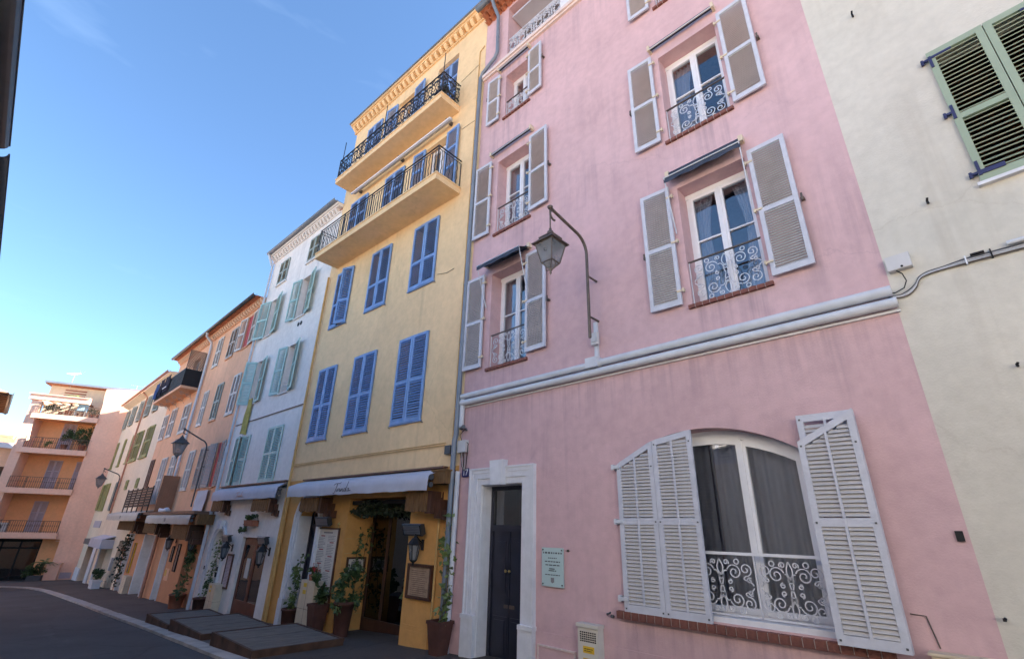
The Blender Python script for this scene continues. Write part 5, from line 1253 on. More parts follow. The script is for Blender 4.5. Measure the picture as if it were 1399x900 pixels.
# ================================================================== AWNINGS
def awning(F, label, u0, u1, v, zt, zb, canvas, logo=None, ends=True, cass=True):
    A = F.thing('awning', label, 'awning', (u0+u1)/2, 0, zb); L = (u1-u0)/2; h = zt-zb
    n = 40; vs = []; fs = []
    for i in range(n+1):
        x = -L+2*L*i/n; wv = .010*math.sin(i*.9)+.006*math.sin(i*2.3)
        vs += [(x, -.02, h+.16), (x, v*.55, h+.085+wv*.5), (x, v, h), (x, v-.012, h*.5+wv*.4), (x, v-.004+wv, wv*.8)]
    for i in range(n):
        for k in range(4): fs.append((i*5+k, i*5+k+1, i*5+k+6, i*5+k+5))
    m = MB(); m.add(vs, fs, True); c = m.build('canvas', canvas, A)
    MB().tube([(-L, v+.04, h-.02), (L, v+.04, h-.02)], .028, 8).build('front_bar', ALU, A)
    if cass: MB().box(-L-.0, L+.0, -.12, -.003, h+.165, h+.20).build('cassette', BROWNSH, A)
    for x in (-L, L):
        m = MB(); m.tube([(x-.012, v+.06, h-.03), (x+.012, v+.06, h-.03)], .055, 12); m.tube([(x-.012, v+.06, h-.16), (x+.012, v+.06, h-.16)], .05, 12); m.build('roller_end', GIRON, A)
        MB().tube([(x*.97, v+.05, h-.04), (x*.80, v*.45, h-.02), (x*.97, -.02, h+.06)], .02, 6).build('folding_arm', GIRON, A)
    if logo == 'script': script_logo(c, INK, -L*.05-.35, v-.024, h*.22, .80)
    elif logo == 'orange': script_logo(c, ORINK, -.3, v-.024, h*.25, .62)
    elif logo == 'badge':
        g = MB(); g.tube([(p[0]*1.5, v-.02, h*.5+p[2]) for p in ring(0, 0, .05, 14)], .008, 4, closed=True); g.box(-.09, .09, v-.024, v-.018, h*.28, h*.34); g.box(-.05, .06, v-.024, v-.018, h*.48, h*.54); g.build('badge', GREYINK, c)
    return A
awning(FY, 'grey white awning with dark script lettering on the yellow house', -5.9, -.32, -.45, 2.66, 2.40, CANVAS, 'script')
awning(FW, 'grey white awning with pale orange lettering on the white house', -5.1, -.05, -.28, 2.70, 2.43, CANVAS, 'orange')
awning(FO, 'beige awning with a round badge in front of the orange restaurant', -6.45, -.15, -.62, 1.98, 1.69, CANVASB, 'badge', cass=False)
awning(FO, 'beige awning below the dark terrace rail of the salmon house', -14.6, -7.4, -.78, 2.08, 1.77, CANVASB, 'badge', cass=False)
m_ = FY.thing('awning_box', 'brown box at the right end of the awning on the yellow house', 'box', -.18, 0, 2.52)
MB().box(-.22, .14, -.30, -.002, 0, .22).box(-.24, .16, -.32, -.002, .22, .25).build('case', SLATW, m_)
m_ = FO.thing('awning_box', 'brown box at the right end of the beige awning beside the white house', 'box', .06, 0, 1.70)
MB().box(-.10, .22, -.5, -.002, 0, .32).build('case', SLATW, m_)
aw = FC.thing('awning', 'white boxy fabric awning over the shop door of the cream house', 'awning', -5.0, 0, .36)
m = MB(); m.prismx([(0, .62), (-.55, .45), (-.57, 0), (-.55, 0), (-.53, .43), (0, .58)], -1.9, 1.9); m.box(-1.92, -1.9, -.55, 0, 0, .45); m.box(1.9, 1.92, -.55, 0, 0, .45); m.build('canvas', CANVAS, aw)

def cane_screen(F, label, u0, u1, z0, z1, v=-.30, right=True):
    T = F.thing('cane_bracket', label, 'bracket', u0, 0, z0); w = u1-u0; h = z1-z0
    n = int(w/.07)
    for i in range(n): MB().box(i*w/n+.004, (i+1)*w/n-.004, v-.02-.008*(i % 2), v+.02, rnd.uniform(0, .03), h).build('cane', SLATW, T)
    MB().box(-.01, w+.01, v+.02, v+.04, h*.25, h*.33).box(-.01, w+.01, v+.02, v+.04, h*.75, h*.83).build('batten', DECKE, T)
    x = w if right else 0
    MB().box(x-.06, x+.10, v, -.002, -.02, h).box(x+.10, x+.24, v+.1, -.002, -.10, h*.6).box(x+.24, x+.36, v+.14, -.002, -.12, .04).build('stepped_end', WOOD, T)
cane_screen(FY, 'brown cane bracket under the right end of the script awning', -1.12, -.48, 2.03, 2.40)
cane_screen(FY, 'brown cane bracket under the left end of the script awning', -5.4, -4.5, 2.05, 2.38)
cane_screen(FW, 'brown cane bracket under the left end of the white house awning', -5.1, -4.2, 2.10, 2.44, -.20)
cane_screen(FW, 'brown cane bracket under the right end of the white house awning', -1.75, -.65, 2.08, 2.42, -.20)
cane_screen(FO, 'brown cane bracket under the right end of the beige badge awning', -2.6, -.7, 1.20, 1.68, -.45)
cane_screen(FO, 'brown cane bracket under the left end of the beige badge awning', -7.2, -5.2, 1.30, 1.72, -.45)
cane_screen(FO, 'brown cane bracket under the awning below the dark terrace rail', -12.6, -9.0, 1.35, 1.75, -.5)

# ================================================================== WALL LANTERNS, HEATERS
def wall_lantern(F, label, u, zc, sc=1.0):
    L = F.thing('wall_lantern', label, 'wall lantern', u, 0, zc); v = -.17*sc
    MB().box(-.035, .035, -.02, -.001, -.06*sc, .10*sc).tube([(0, -.01, .04*sc), (0, v*.6, .11*sc), (0, v, .17*sc)], .012, 6).build('bracket', BLACK, L)
    n = 6; m = MB(); m.lathe([(.105*sc, 0), (.11*sc, .012), (.085*sc, .05*sc), (.045*sc, .10*sc), (.03*sc, .105*sc), (.02*sc, .13*sc), (.006, .16*sc)], (0, v, .02*sc), n, 0, False); m.build('lamp_roof', BLACK, L)
    f = MB(); g = MB(); P = [(.095*sc*math.cos(2*math.pi*i/n), v+.095*sc*math.sin(2*math.pi*i/n), .02*sc) for i in range(n)]; Q = [(.055*sc*math.cos(2*math.pi*i/n), v+.055*sc*math.sin(2*math.pi*i/n), -.20*sc) for i in range(n)]
    for i in range(n):
        j = (i+1) % n; f.tube([P[i], Q[i]], .009, 4); f.tube([P[i], P[j]], .008, 4); f.tube([Q[i], Q[j]], .009, 4); g.add([P[i], P[j], Q[j], Q[i]], [(0, 1, 2, 3)])
    f.lathe([(.06*sc, 0), (.04*sc, -.025*sc), (.015, -.04*sc), (.02, -.055*sc), (.004, -.08*sc)], (0, v, -.20*sc), 8); f.build('lamp_frame', BLACK, L); g.build('glazing', LGLASS, L)
wall_lantern(FY, 'black six sided wall lantern above the framed menu on the yellow pillar', -.87, 1.45, 1.15)
wall_lantern(FW, 'black wall lantern left of the brown door on the white house', -3.05, 1.06, 1.2)
wall_lantern(FW, 'black wall lantern right of the brown door on the white house', -.40, 1.06, 1.3)
wall_lantern(FO, 'black wall lantern above the dark menus on the orange wall', -3.6, 1.10, 1.3)
wall_lantern(FO, 'black wall lantern by the corner of the orange restaurant entrance', -.75, 1.16, 1.3)
def heater(F, label, u, z, w=.5):
    T = F.thing('patio_heater', label, 'heater', u, 0, z)
    M = Matrix.Rotation(R(-72), 4, 'X')
    P = [(-.11, .02), (-.09, .10), (.09, .10), (.11, .02), (.09, 0), (-.09, 0)]
    b = MB(); b.prismx(P, -w/2, w/2); b.v = [tuple(M @ Vector(p)+Vector((0, -.20, 0))) for p in b.v]; b.build('shell', HEATER, T)
    b = MB(); b.box(-w/2+.04, w/2-.04, -.075, .075, -.006, -.001); b.v = [tuple(M @ Vector(p)+Vector((0, -.20, 0))) for p in b.v]; b.build('reflector', ALU, T)
    b = MB()
    for k in range(5): b.tube([(-w/2+.04, -.06+k*.03, -.012), (w/2-.04, -.06+k*.03, -.012)], .004, 4)
    b.v = [tuple(M @ Vector(p)+Vector((0, -.20, 0))) for p in b.v]; b.build('guard', GIRON, T)
    MB().tube([(0, -.001, .10), (0, -.12, .10), (0, -.2, .06)], .014, 6).build('arm', BLACK, T)
heater(FY, 'black electric heater above the lantern on the yellow pillar', -1.0, 1.72, .56)
heater(FY, 'black electric heater above the tall white menu board', -4.42, 1.84, .6)
heater(FW, 'black electric heater above the lantern left of the brown door', -3.25, 1.32, .5)
heater(FW, 'black electric heater above the lantern right of the brown door', -.60, 1.34, .5)

# ================================================================== BOARDS, PLAQUES, NUMBERS
def framed(F, name, label, cat, u0, u1, z0, z1, frame, face, fw_=.04, v=0.0, th=.04):
    T = F.thing(name, label, cat, (u0+u1)/2, v, z0); w = (u1-u0)/2; h = z1-z0
    MB().box(-w, -w+fw_, -th, -.002, 0, h).box(w-fw_, w, -th, -.002, 0, h).box(-w+fw_, w-fw_, -th, -.002, 0, fw_).box(-w+fw_, w-fw_, -th, -.002, h-fw_, h).build('frame', frame, T)
    f = MB().box(-w+fw_, w-fw_, -th*.6, -.004, fw_, h-fw_).build('sheet', face, T); return T, f, w-fw_, h, -th*.6
g7 = random.Random(5)
T, f, w, h, y = framed(FY, 'menu_board', 'tall white printed menu board in a wooden frame beside the black door', 'menu board', -4.82, -3.86, .05, 1.72, WOOD, PAPER, .035)
blk = MB()
for cx0, cx1 in ((-w+.05, -.03), (.03, w-.05)):
    z = h-.18; k = 0
    while z > .12:
        if k % 8 == (0 if cx0 < 0 else 4): MB().box((cx0+cx1)/2-.09, (cx0+cx1)/2+.09, y-.002, y, z-.008, z+.014).build('heading', REDINK, f); z -= .05
        else: textlines(blk, g7, cx0, cx1-g7.uniform(.02, .15), z, .012, (.02, .07), y); z -= .034
        k += 1
blk.box(-.2, .2, y-.002, y, h-.12, h-.09); blk.build('print', GREYINK, f)
for x in (-.42, .42): MB().lathe([(.012, 0), (.012, .05), (.03, .06), (.035, .09), (.01, .12)], (x, -.03, h), 10).build('brass_finial', BRASS, T)
T, f, w, h, y = framed(FY, 'display_case', 'dark wooden display frame with a faded sheet on the yellow pillar', 'menu frame', -1.20, -.50, .58, 1.15, WOOD, PARCH, .05, 0, .06)
blk = MB()
for i in range(13): textlines(blk, g7, -w+.06, w-.06-g7.uniform(0, .15), h-.12-i*.032, .01, (.02, .06), y)
blk.build('print', BROWNSH, f)
pf = FY.thing('picture_frame', 'small framed picture on the entrance side wall of the yellow house', 'picture', -3.65, .37, .80, R(90))
MB().box(-.24, -.20, -.03, 0, 0, .33).box(.20, .24, -.03, 0, 0, .33).box(-.20, .20, -.03, 0, 0, .04).box(-.20, .20, -.03, 0, .29, .33).build('frame', WOOD, pf)
MB().box(-.20, .20, -.015, -.002, .04, .29).build('mount', PAPER, pf); MB().box(-.12, .13, -.018, -.015, .09, .24).box(-.02, .06, -.02, -.018, .12, .22).build('print', GREYINK, pf)
T, f, w, h, y = framed(FW, 'menu_board', 'narrow menu board in a dark frame left of the brown door', 'menu board', -3.22, -2.76, .0, .92, WOOD, plain("lilac_paper", (.52, .44, .50), .8, var=.05), .05)
blk = MB()
for i in range(20): textlines(blk, g7, -w+.04, w-.04-g7.uniform(0, .1), h-.10-i*.038, .012, (.02, .06), y)
blk.build('print', GREYINK, f)
for (u0, u1, z0, z1, lb) in ((-3.05, -2.72, .10, 1.02, 'longer of two dark menu panels on the orange restaurant wall'), (-3.75, -3.5, .38, .92, 'shorter of two dark menu panels on the orange restaurant wall')):
    T, f, w, h, y = framed(FO, 'menu_board', lb, 'menu board', u0, u1, z0, z1, BLACK, BROWNSH, .03)
    blk = MB()
    for i in range(int(h/.045)-2): textlines(blk, g7, -w+.03, w-.03-g7.uniform(0, .06), h-.08-i*.045, .014, (.02, .05), y)
    blk.build('print', WORNG, f)
P = FP.thing('plaque', 'pale glass plaque with small dark print beside the pink house door', 'plaque', -4.895, 0, 1.035)
MB().box(-.20, .20, -.035, -.022, 0, .505).build('plate', PLAQ, P)
for x in (-.175, .175):
    for z in (.03, .475): MB().tube([(x, 0, z), (x, -.045, z)], .011, 8).build('stud', GIRON, P)
tm = MB(); yy = -.0352
for (z, w_, hh, ww) in ((.425, .175, .022, (.015, .05)), (.362, .08, .013, (.02, .03)), (.315, .14, .014, (.03, .05)), (.27, .13, .014, (.05, .09)), (.222, .06, .013, (.1, .12)), (.198, .07, .013, (.1, .13)), (.145, .135, .012, (.02, .05))): textlines(tm, g7, -w_, w_, z, hh, ww, yy)
tm.build('print', GIRON, P); MB().prism([(-.03, .115), (.03, .115), (.03, .06), (0, .045), (-.03, .06)], yy-.002, yy).build('crest', GREYINK, P)
MB().box(.22, .30, -.012, 0, .47, .478).box(.25, .28, -.015, 0, .46, .49).build('old_fixing', BRIRON, P)
N_ = FP.thing('number_plate', 'small dark blue enamel plate with white number 17', 'number plate', -6.945, 0, 2.64)
MB().box(-.095, .095, -.022, -.012, 0, .15).build('plate', NUMB, N_); text('digits', '17', .155, ENAMW, N_, (0, -.0235, .075), .001)
MB().box(-.09, .09, -.012, 0, .005, .145).build('backing', STONEW, N_)
B = FP.thing('intercom_box', 'cream gas meter box with grille and yellow stickers on the pink wall', 'meter box', -4.24, 0, -.35)
MB().box(-.16, .16, -.13, -.013, 0, .98).box(-.175, .175, -.15, -.013, .98, 1.02).build('case', plain("cream_box_paint", (.60, .56, .50), .5, var=.05), B)
gm = MB()
for i in range(5):
    for k in range(8): gm.box(-.125+k*.032, -.103+k*.032, -.1335, -.13, .82+i*.024, .835+i*.024)
gm.build('grille', BLACK, B)
for z in (.70, .57): MB().box(-.08, .09, -.133, -.13, z, z+.075).build('sticker', YSTICK, B)
st = MB()
for z in (.70, .57): textlines(st, g7, -.06, .07, z+.042, .008, (.02, .04), -.1335); textlines(st, g7, -.06, .05, z+.02, .008, (.02, .04), -.1335)
st.build('print', BLACK, B); MB().tube([(-.1, -.13, .49), (-.1, -.145, .49)], .022, 10).build('lock', PLASTIC, B)
# boxes and wires at the corner by the number
J = FP.thing('junction_box', 'pale junction box with loose wires above the number 17', 'junction box', -7.02, 0, 3.08)
MB().box(-.12, .10, -.09, -.004, 0, .22).build('cover', PLASTIC, J)
for k in range(5):
    q = random.Random(k); MB().tube([(-.06+k*.03, -.05, .0), (-.05+k*.035+q.uniform(-.02, .02), -.05, -.12), (-.02+k*.02, -.04, -.26+q.uniform(-.03, .03)), (.04+k*.01, -.03, -.33)], .006, 5).build('wire', (BLACK, GREYSL, BRIRON)[k % 3], J)
MB().tube([(-.05, -.05, .22), (-.10, -.06, .33), (.0, -.05, .42), (.06, -.05, .44)], .008, 5).tube([(.06, -.05, .2), (.14, -.05, .15), (.12, -.05, -.1), (.1, -.04, -.3)], .008, 5).build('wire', BLACK, J)
Q = FP.thing('security_camera', 'small dark wall spotlight above the junction box', 'spotlight', -7.0, 0, 3.50)
MB().tube([(0, 0, .0), (0, -.05, .0), (.02, -.09, .03)], .015, 6).build('bracket', GIRON, Q); MB().tube([(-.06, -.08, .03), (.05, -.13, .04)], .038, 10).build('head', GIRON, Q)

# ================================================================== WOODEN DECKS
def deck(label, x0, x1, y0, y1, zt):
    T = bpy.data.objects.new('wooden_deck', None); col.objects.link(T); T.location = ((x0+x1)/2, (y0+y1)/2, ground_z(x0)); tag(T, label, 'deck', 'restaurant decks on the pavement')
    zt -= ground_z(x0); w, d = (x1-x0)/2, (y1-y0)/2; gz = lambda x: ground_z((x0+x1)/2+x)-ground_z(x0)+.045
    n = 9
    for i in range(n):
        a = -w+.05+(2*w-.1)*i/n; q = rnd.uniform(-.003, .003); pw = (2*w-.1)/n
        MB().box(a+.006, a+pw-.006, -d+.05+rnd.uniform(0, .01), d-.05, zt-.03+q, zt+q).build('plank', DECK, T)
    for bb in ((-w, w, -d, -d+.048), (-w, w, d-.048, d), (-w, -w+.048, -d+.05, d-.05), (w-.048, w, -d+.05, d-.05)): MB().box(*bb, zt-.035, zt+.012).build('edge_trim', DECKE, T)
    for yy in (-d+.005, d-.03): MB().prism([(-w+.01, gz(-w)), (w-.01, gz(w)), (w-.01, zt-.032), (-w+.01, zt-.032)], yy, yy+.025).build('fascia', DECKE, T)
    for xx in (-w+.012, w-.036): MB().box(xx, xx+.024, -d+.032, d-.032, gz(xx), zt-.032).build('fascia', DECKE, T)
    return T
deck('farthest of the three low wooden decks, left of the brown door', -16.5, -14.44, -2.22, -.78, -.43)
deck('middle one of the three low wooden decks, before the brown door', -14.25, -12.0, -2.25, -.78, -.28)
deck('nearest of the three low wooden decks, at the bottom of the street', -11.2, -9.2, -2.32, -.72, -.12)

# ================================================================== PLANTS
def potted(F, name, label, u, v, r0, r1, h, square=False, mat=CLAY, cat='potted plant'):
    x = F.pt(u, v); T = F.thing(name, label, cat, u, v, ground_z(x.x)+.045); pot(T, r0, r1, h, mat, square); return T
T = potted(FY, 'potted_vine', 'tall leggy vine in a brown square pot by the grey pipes', .02, -.22, .15, .22, .48, True)
vine(T, [(0, 0, .45), (.02, .05, .9), (-.02, .08, 1.4), (-.05, .1, 1.75), (-.06, .1, 2.05)], 46, .11, LEAFL, 3, .07)
vine(T, [(0, .02, .45), (.05, .05, .8), (.0, .1, 1.35), (-.12, .1, 1.6), (-.26, .12, 1.66)], 34, .11, LEAFL, 4, .05)
T = potted(FY, 'potted_ivy', 'dense ivy in a tall brown pot at the restaurant entrance', -3.05, -.14, .14, .20, .62)
foliage('leaves', T, (0, 0, .95), (.30, .24, .42), 420, .10, LEAF, 5, .3); foliage('trailing_leaves', T, (-.02, -.12, .55), (.22, .1, .22), 120, .09, LEAFL, 6, .6)
T = potted(FY, 'potted_shrub', 'bushy plant in a tapered brown square pot below the menu board', -3.9, -.24, .16, .23, .55, True)
foliage('leaves', T, (0, .03, .82), (.28, .18, .30), 260, .11, LEAF, 8, .2)
T = potted(FY, 'potted_climber', 'thin climber in a small brown pot by the black door', -5.15, -.22, .13, .18, .40)
foliage('leaves', T, (.02, .0, .85), (.16, .14, .48), 150, .09, LEAFL, 9, .2); vine(T, [(0, 0, .3), (.03, .02, .8), (.05, .05, 1.5)], 40, .09, LEAF, 10, .08)
# ivy climbing the entrance side wall, and the dark hanging greenery over the door
T = FY.thing('wall_ivy', 'ivy climbing the inner side wall of the restaurant entrance', 'ivy', -3.62, .30, -.1)
for k, pts in enumerate(([(0, .05, .2), (.02, .1, .8), (.02, .02, 1.3), (.02, .12, 1.75)], [(0, .25, .2), (.02, .3, .7), (.02, .22, 1.2), (.02, .28, 1.7), (.02, .35, 1.9)])): vine(T, pts, 46, .10, LEAF, 20+k, .06)
T = FY.thing('hanging_greenery', 'dark garland of greenery hanging over the restaurant entrance', 'garland', -2.45, .10, 1.80)
foliage('leaves', T, (0, 0, .36), (1.1, .18, .20), 1300, .07, LEAFD, 12, .6); MB().box(-1.15, 1.15, -.05, .15, .42, .50).build('support', BLACK, T)
T = FY.thing('door_wreath', 'small bunch of pale leaves on the restaurant door', 'plant', -1.75, .45, .55); foliage('leaves', T, (0, 0, .1), (.14, .08, .22), 90, .10, LEAFL, 13, .2); MB().tube([(0, .2, .1), (0, 0, .1)], .01, 5).build('hook', BLACK, T)
# meter pillars
def pillar(F, label, u0, u1, h, v=-.22, stick=True):
    x = F.pt((u0+u1)/2, v); T = F.thing('meter_pillar', label, 'meter box', (u0+u1)/2, 0, ground_z(x.x)+.04); w = (u1-u0)/2
    MB().box(-w, w, v, -.005, 0, h*.42).box(-w, w, v, -.005, h*.43, h).build('case', BEIGEB, T); MB().box(-w+.02, w-.02, v+.01, -.005, h*.41, h*.44).box(-.004, .004, v-.002, v+.01, .02, h-.02).build('seam', BROWNSH, T)
    if stick:
        for z in (h*.72, h*.86): MB().box(-w*.55, -w*.1, v-.002, v, z, z+h*.08).build('sticker', YSTICK, T)
    return T
pillar(FY, 'beige meter box with yellow stickers below the tall menu board', -4.85, -4.22, .98)
T = FY.thing('flower_basket', 'small basket of red flowers on top of the beige meter box', 'flower basket', -4.5, -.12, .60)
MB().lathe([(.09, 0), (.12, .14), (.10, .14)], n=10).tube([(-.11, 0, .12), (-.12, 0, .36), (.12, 0, .36), (.11, 0, .12)], .007, 5).build('basket', CLAYB, T); foliage('leaves', T, (0, 0, .2), (.16, .1, .1), 90, .07, LEAF, 14); foliage('flowers', T, (0, 0, .24), (.12, .09, .06), 36, .045, REDROOM, 15)
pillar(FW, 'beige meter box with yellow stickers against the white house', -3.62, -3.06, .78)
T = potted(FW, 'potted_climber', 'thin climber in a brown pot by the arched white doorway', -3.95, -.25, .15, .2, .40)
vine(T, [(0, .05, .35), (.05, .1, .9), (.1, .15, 1.5), (.25, .15, 1.9)], 110, .08, LEAFL, 16, .10); foliage('leaves', T, (.1, .08, .6), (.15, .1, .3), 70, .08, LEAF, 17)
T = FW.thing('flower_trough', 'terracotta trough with trailing plant above the brown door', 'planter', -1.85, 0, 1.70)
MB().prismx([(-.01, 0), (-.17, 0), (-.20, .16), (-.01, .16)], -.27, .37).build('trough', CLAYB, T); foliage('leaves', T, (-.05, -.1, .22), (.42, .12, .10), 170, .07, LEAF, 18, .3); foliage('trailing_leaves', T, (-.42, -.12, -.02), (.14, .09, .24), 120, .07, LEAF, 19, .7)
MB().tube([(.30, 0, .10), (.42, -.05, .10), (.42, -.10, .26)], .008, 5).build('bracket', BLACK, T)
T = potted(FO, 'potted_climber', 'climber in a terracotta pot beside the orange restaurant entrance', -.75, -.25, .18, .24, .42, mat=CLAYB)
vine(T, [(0, .05, .4), (.02, .1, 1.0), (-.05, .15, 1.7), (.0, .15, 2.2)], 90, .11, LEAFL, 22, .12); foliage('leaves', T, (.25, -.02, .4), (.2, .12, .25), 70, .1, LEAF, 23)
T = FO.thing('hanging_plant', 'leafy plant hanging beside the orange restaurant entrance', 'plant', -.95, -.12, .45); foliage('leaves', T, (0, 0, .25), (.30, .15, .25), 160, .11, LEAF, 24); MB().tube([(0, .11, .45), (0, 0, .45), (0, 0, .25)], .008, 5).build('hook', BLACK, T)
T = FO.thing('climbing_flowers', 'dark climbing plant with pots on the far end of the salmon house', 'plant', -11.4, -.18, -.9)
vine(T, [(0, 0, .0), (.05, .02, .7), (-.1, .05, 1.4), (.1, .05, 1.9)], 150, .14, LEAFD, 25, .22); foliage('flowers', T, (0, -.05, 1.1), (.3, .1, .5), 30, .07, CLAYB, 26)
T = FO.thing('wall_panel', 'narrow yellow rimmed board on the orange wall', 'sign', -10.1, 0, -.40); MB().box(-.16, .16, -.05, -.002, 0, 1.2).build('board', BROWNSH, T); MB().box(-.20, -.16, -.055, -.002, -.03, 1.23).box(.16, .20, -.055, -.002, -.03, 1.23).build('rim', YSTICK, T)
pillar(FO, 'beige meter box low on the orange wall below the narrow board', -9.9, -9.1, .70, -.2, False)
x = FC.pt(-1.9, -.45); T = FC.thing('planter', 'white rectangular planter with a bushy plant on the far pavement', 'planter', -1.9, -.45, ground_z(x.x)+.045)
MB().box(-.42, .42, -.17, .17, 0, .36).box(-.45, .45, -.20, .20, .32, .38).build('trough', ENAMW, T); foliage('leaves', T, (0, 0, .58), (.52, .26, .28), 420, .11, LEAF, 27)
T = FE.thing('potted_palm', 'leafy potted palm beside the shop window of the apartment building', 'potted plant', -1.8, -.45, ground_z(-46)+.03)
MB().box(-.35, .35, -.2, .2, 0, .34).build('trough', GIRON, T); foliage('leaves', T, (0, 0, .75), (.62, .35, .42), 520, .15, LEAF, 28)
def palm(T, c, n, L, mat, seed):
    q = random.Random(seed); m = MB()
    for i in range(n):
        a = 2*math.pi*i/n+q.uniform(-.2, .2); el = q.uniform(.2, 1.2); d = Vector((math.cos(a)*math.cos(el), math.sin(a)*math.cos(el), math.sin(el)))
        for k in range(12):
            t = (k+1)/12; p = Vector(c)+d*L*t+Vector((0, 0, -.55*L*t*t)); s = Vector((-d.y, d.x, 0)); s.normalize()
            for sg in (1, -1):
                tip = p+s*sg*.22*L*(1-.5*t)+d*.12*L+Vector((0, 0, -.08*L)); m.add([p, p+d*.03, tip], [(0, 1, 2)])
    m.build('fronds', mat, T)
palm(T, (.25, 0, 1.0), 14, .75, LEAFL, 29); MB().tube([(.25, 0, .3), (.25, 0, 1.05)], .04, 7).build('trunk', STEM, T)
T = FE.thing('terrace_palm', 'bright potted palm on the top terrace of the apartment building', 'potted plant', -3.55, .45, 8.58)
pot(T, .16, .22, .4, CLAYB); MB().tube([(0, 0, .3), (0, 0, 1.15)], .05, 7).build('trunk', STEM, T); palm(T, (0, 0, 1.15), 16, .95, LEAFL, 30); foliage('leaves', T, (-.75, 0, .55), (.5, .25, .35), 260, .16, LEAF, 31)
T = FE.thing('balcony_shrub', 'large round clipped shrub on the third floor balcony', 'potted plant', -2.05, .35, 6.25); pot(T, .16, .22, .4, CLAYB); foliage('leaves', T, (0, 0, 1.05), (.62, .45, .75), 1100, .11, LEAF, 32)
T = FE.thing('balcony_shrub', 'smaller shrub left of the round one on the third floor balcony', 'potted plant', -3.05, .35, 6.25); pot(T, .14, .2, .36, CLAYB); foliage('leaves', T, (0, 0, .95), (.42, .35, .50), 480, .11, LEAF, 33)
T = FE.thing('trailing_plant', 'small plant trailing over the third floor balcony rail', 'plant', -3.75, -.2, 6.2); foliage('leaves', T, (0, 0, .25), (.26, .08, .32), 120, .09, LEAFL, 34, .6)
T = FE.thing('terrace_clutter', 'row of terracotta pots with small plants along the top terrace', 'pots', -2.6, .5, 8.58)
for i in range(6): MB().lathe([(.10, 0), (.15, .30), (.13, .3)], (-1.4+i*.45, 0, 0), 10).build('pot', CLAYB, T)
foliage('leaves', T, (0, 0, .5), (1.4, .12, .25), 260, .12, LEAF, 35)
T = FE.thing('folding_chair', 'pale blue folding chair on the top terrace', 'chair', -2.75, .25, 8.58)
MB().box(-.3, .3, -.02, .02, .45, .95).build('backrest', plain("pale_blue_cloth", (.30, .45, .55), .8), T); MB().box(-.3, .3, -.3, .02, .40, .44).build('seat', MATS["pale_blue_cloth"], T)
for x in (-.28, .28):
    for yv in (-.27, .0): MB().tube([(x, yv, 0), (x, yv, .42)], .015, 6).build('leg', ALU, T)
T = FE.thing('air_conditioner', 'white air conditioning unit on the first floor balcony', 'air conditioner', -4.7, .25, .92)
MB().box(-.35, .35, -.12, .12, 0, .55).build('case', PLASTIC, T); MB().lathe([(.2, 0), (.2, .01)], (0, 0, 0), 16).build('fan_grille', GIRON, T, (-.08, -.13, .28), (R(90), 0, 0))
T = FY.thing('balcony_plants', 'dark green plants at the end of the upper yellow balcony', 'plants', -1.25, -.4, 12.55); foliage('leaves', T, (0, 0, .38), (.30, .22, .36), 320, .10, LEAFD, 36); pot(T, .15, .2, .25, CLAY)

# ================================================================== LAUNDRY AND CLOTHS
def cloth(F, name, label, cat, u, v, z, w, h, mat, rz=0.0, folds=3, amp=.03, fringe=0.0, legs=False):
    T = F.thing(name, label, cat, u, v, z, rz); nx, nz_ = 16, 12; m = MB(); vs = []; fs = []
    for side in (0, 1):
        for j in range(nz_+1):
            t = j/nz_
            for i in range(nx+1):
                s = i/nx; x = -w/2+w*s*(1-.08*t); y = -.05-side*.012-amp*(.3+t)*math.sin(s*math.pi*folds+1.3)+.01*math.sin(t*9+s*4); zz = h-h*t+(.02*math.sin(s*5) if j else 0)
                vs.append((x, y, zz))
    K = (nx+1)*(nz_+1)
    for j in range(nz_):
        for i in range(nx):
            if legs and j > 3 and i in (7, 8): continue
            a = j*(nx+1)+i; fs += [(a, a+1, a+nx+2, a+nx+1), (K+a+nx+1, K+a+nx+2, K+a+1, K+a)]
    m.add(vs, fs, True); m.build('fabric', mat, T); return T
cloth(FO, 'towel', 'white towel hung out above the beige awning beside the white house', 'towel', -1.55, -.02, 2.13, 1.25, .72, TOWEL, 0, 2.4)
MB().tube([(-2.3, -.05, 2.86), (-.8, -.05, 2.83)], .008, 5).build('clothes_line', GIRON, bpy.data.objects['towel'], (1.55, .02, -2.13))
T = FO.thing('folded_cloth', 'crumpled white cloth lying on the canopy by the brown panel', 'cloth', -4.6, -.45, 2.12); q = MB()
q.lathe([(.42, 0), (.48, .05), (.40, .11), (.2, .14), (.01, .13)], n=14); q.v = [(x*1.2, y*.35+.03*math.sin(x*9), z+.03*math.sin(x*7+y*9)*(z > .04)) for x, y, z in q.v]; q.build('fabric', TOWEL, T)
cloth(FO, 'jeans', 'blue jeans hanging on the high balcony rail, leftmost of the laundry', 'jeans', -11.9, -.72, 7.82, .9, .85, DENIM, 0, 4, .03, legs=True)
cloth(FO, 'dark_trousers', 'black trousers hanging between the jeans and the striped shirt', 'trousers', -10.9, -.72, 7.80, .85, .92, DARKC, 0, 4, .03, legs=True)
T = cloth(FO, 'dark_shirt', 'navy shirt with a white stripe hanging on the high balcony rail', 'shirt', -9.9, -.72, 7.85, .95, .86, DARKC, 0, 3, .03)
MB().box(-.40, .40, -.125, -.115, .18, .24).build('stripe', TOWEL, T)
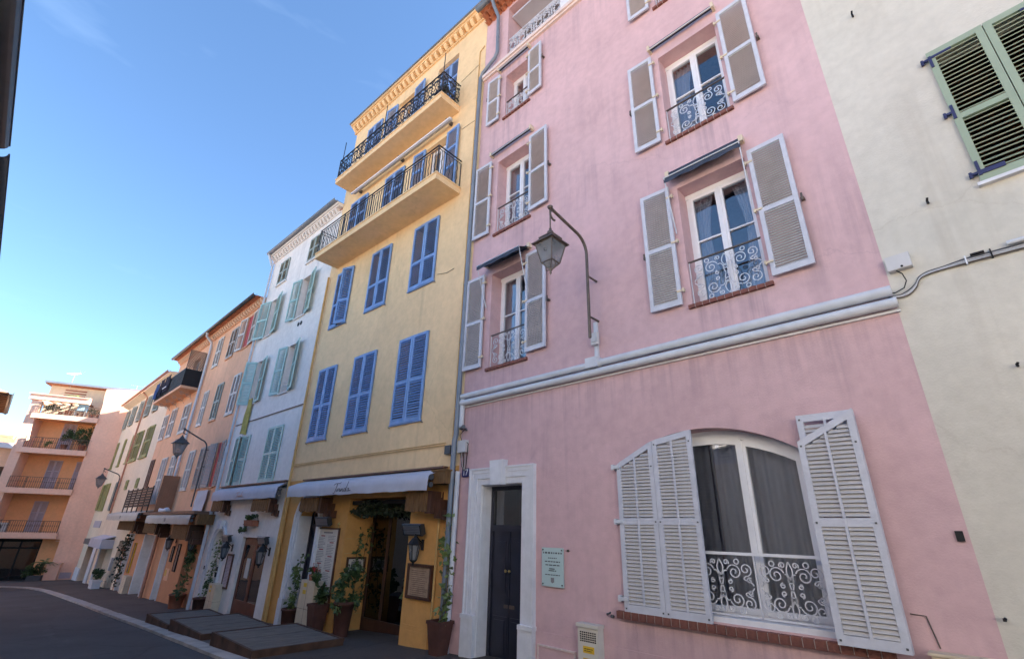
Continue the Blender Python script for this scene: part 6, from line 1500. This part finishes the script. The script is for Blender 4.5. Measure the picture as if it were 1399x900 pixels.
cloth(FW, 'yellow_cloth', 'mustard yellow cloth hanging from a window of the white house', 'cloth', -4.25, -.02, 4.60, .32, 1.25, YCLOTH, 0, 3, .04)

# ================================================================== ROOFTOP AERIALS AND FLUES
def antenna(label, x, y, z, h, s, rz):
    T = bpy.data.objects.new('tv_antenna', None); col.objects.link(T); T.location = (x, y, z); T.rotation_euler = (0, 0, R(rz)); tag(T, label, 'antenna')
    MB().tube([(0, 0, 0), (0, 0, h)], .022*s, 6).build('mast', ALU, T); MB().tube([(-.7*s, 0, h), (.7*s, 0, h)], .018*s, 5).build('boom', ALU, T)
    for i in range(7):
        xx = (-.65+i*.2)*s; MB().tube([(xx, -.3*s+.02*i, h), (xx, .3*s-.02*i, h)], .010*s, 4).build('element', ALU, T)
    for k in (-1, 1): MB().tube([(.68*s, 0, h), (.85*s, k*.25*s, h+.25*s)], .010*s, 4).build('reflector', ALU, T)
p = FE.pt(-4.45, 1.7); antenna('tv antenna on a thin mast above the apartment building roof', p.x, p.y, 10.9, 1.1, .8, 30)
p = FE.pt(-1.0, 4.0); antenna('small tv antenna behind the apartment building, further right', p.x, p.y, 11.2, .9, .6, 80)
antenna('tv antenna beyond the low house at far left', -58, -8.1, 8.8, 2.2, 1.0, 60)
T = FO.thing('roof_flue', 'short grey flue pipe on the roof edge of the salmon house', 'flue', -13.0, .6, 9.6); MB().tube([(0, 0, 0), (0, 0, .75)], .12, 8).build('pipe', GREYSL, T); MB().lathe([(.22, 0), (.24, .03), (.05, .12)], (0, 0, .75), 10).build('cowl', GREYSL, T)

# ------------------------------------------------------------------ groups of look-alike things
GROUPS = {'street lamp': 'lantern street lamps on wall brackets', 'awning': 'restaurant and shop awnings', 'wall lantern': 'black wall lanterns by the doors', 'heater': 'electric heaters on the fronts',
          'bracket': 'cane brackets under the awnings', 'menu board': 'menu boards on the fronts', 'meter box': 'meter boxes along the fronts', 'antenna': 'rooftop tv antennas', 'house': 'houses lining the street', 'potted plant': 'potted plants'}
for o in bpy.data.objects:
    if o.parent is None and o.get('category') in GROUPS and not o.get('group'): o['group'] = GROUPS[o['category']]
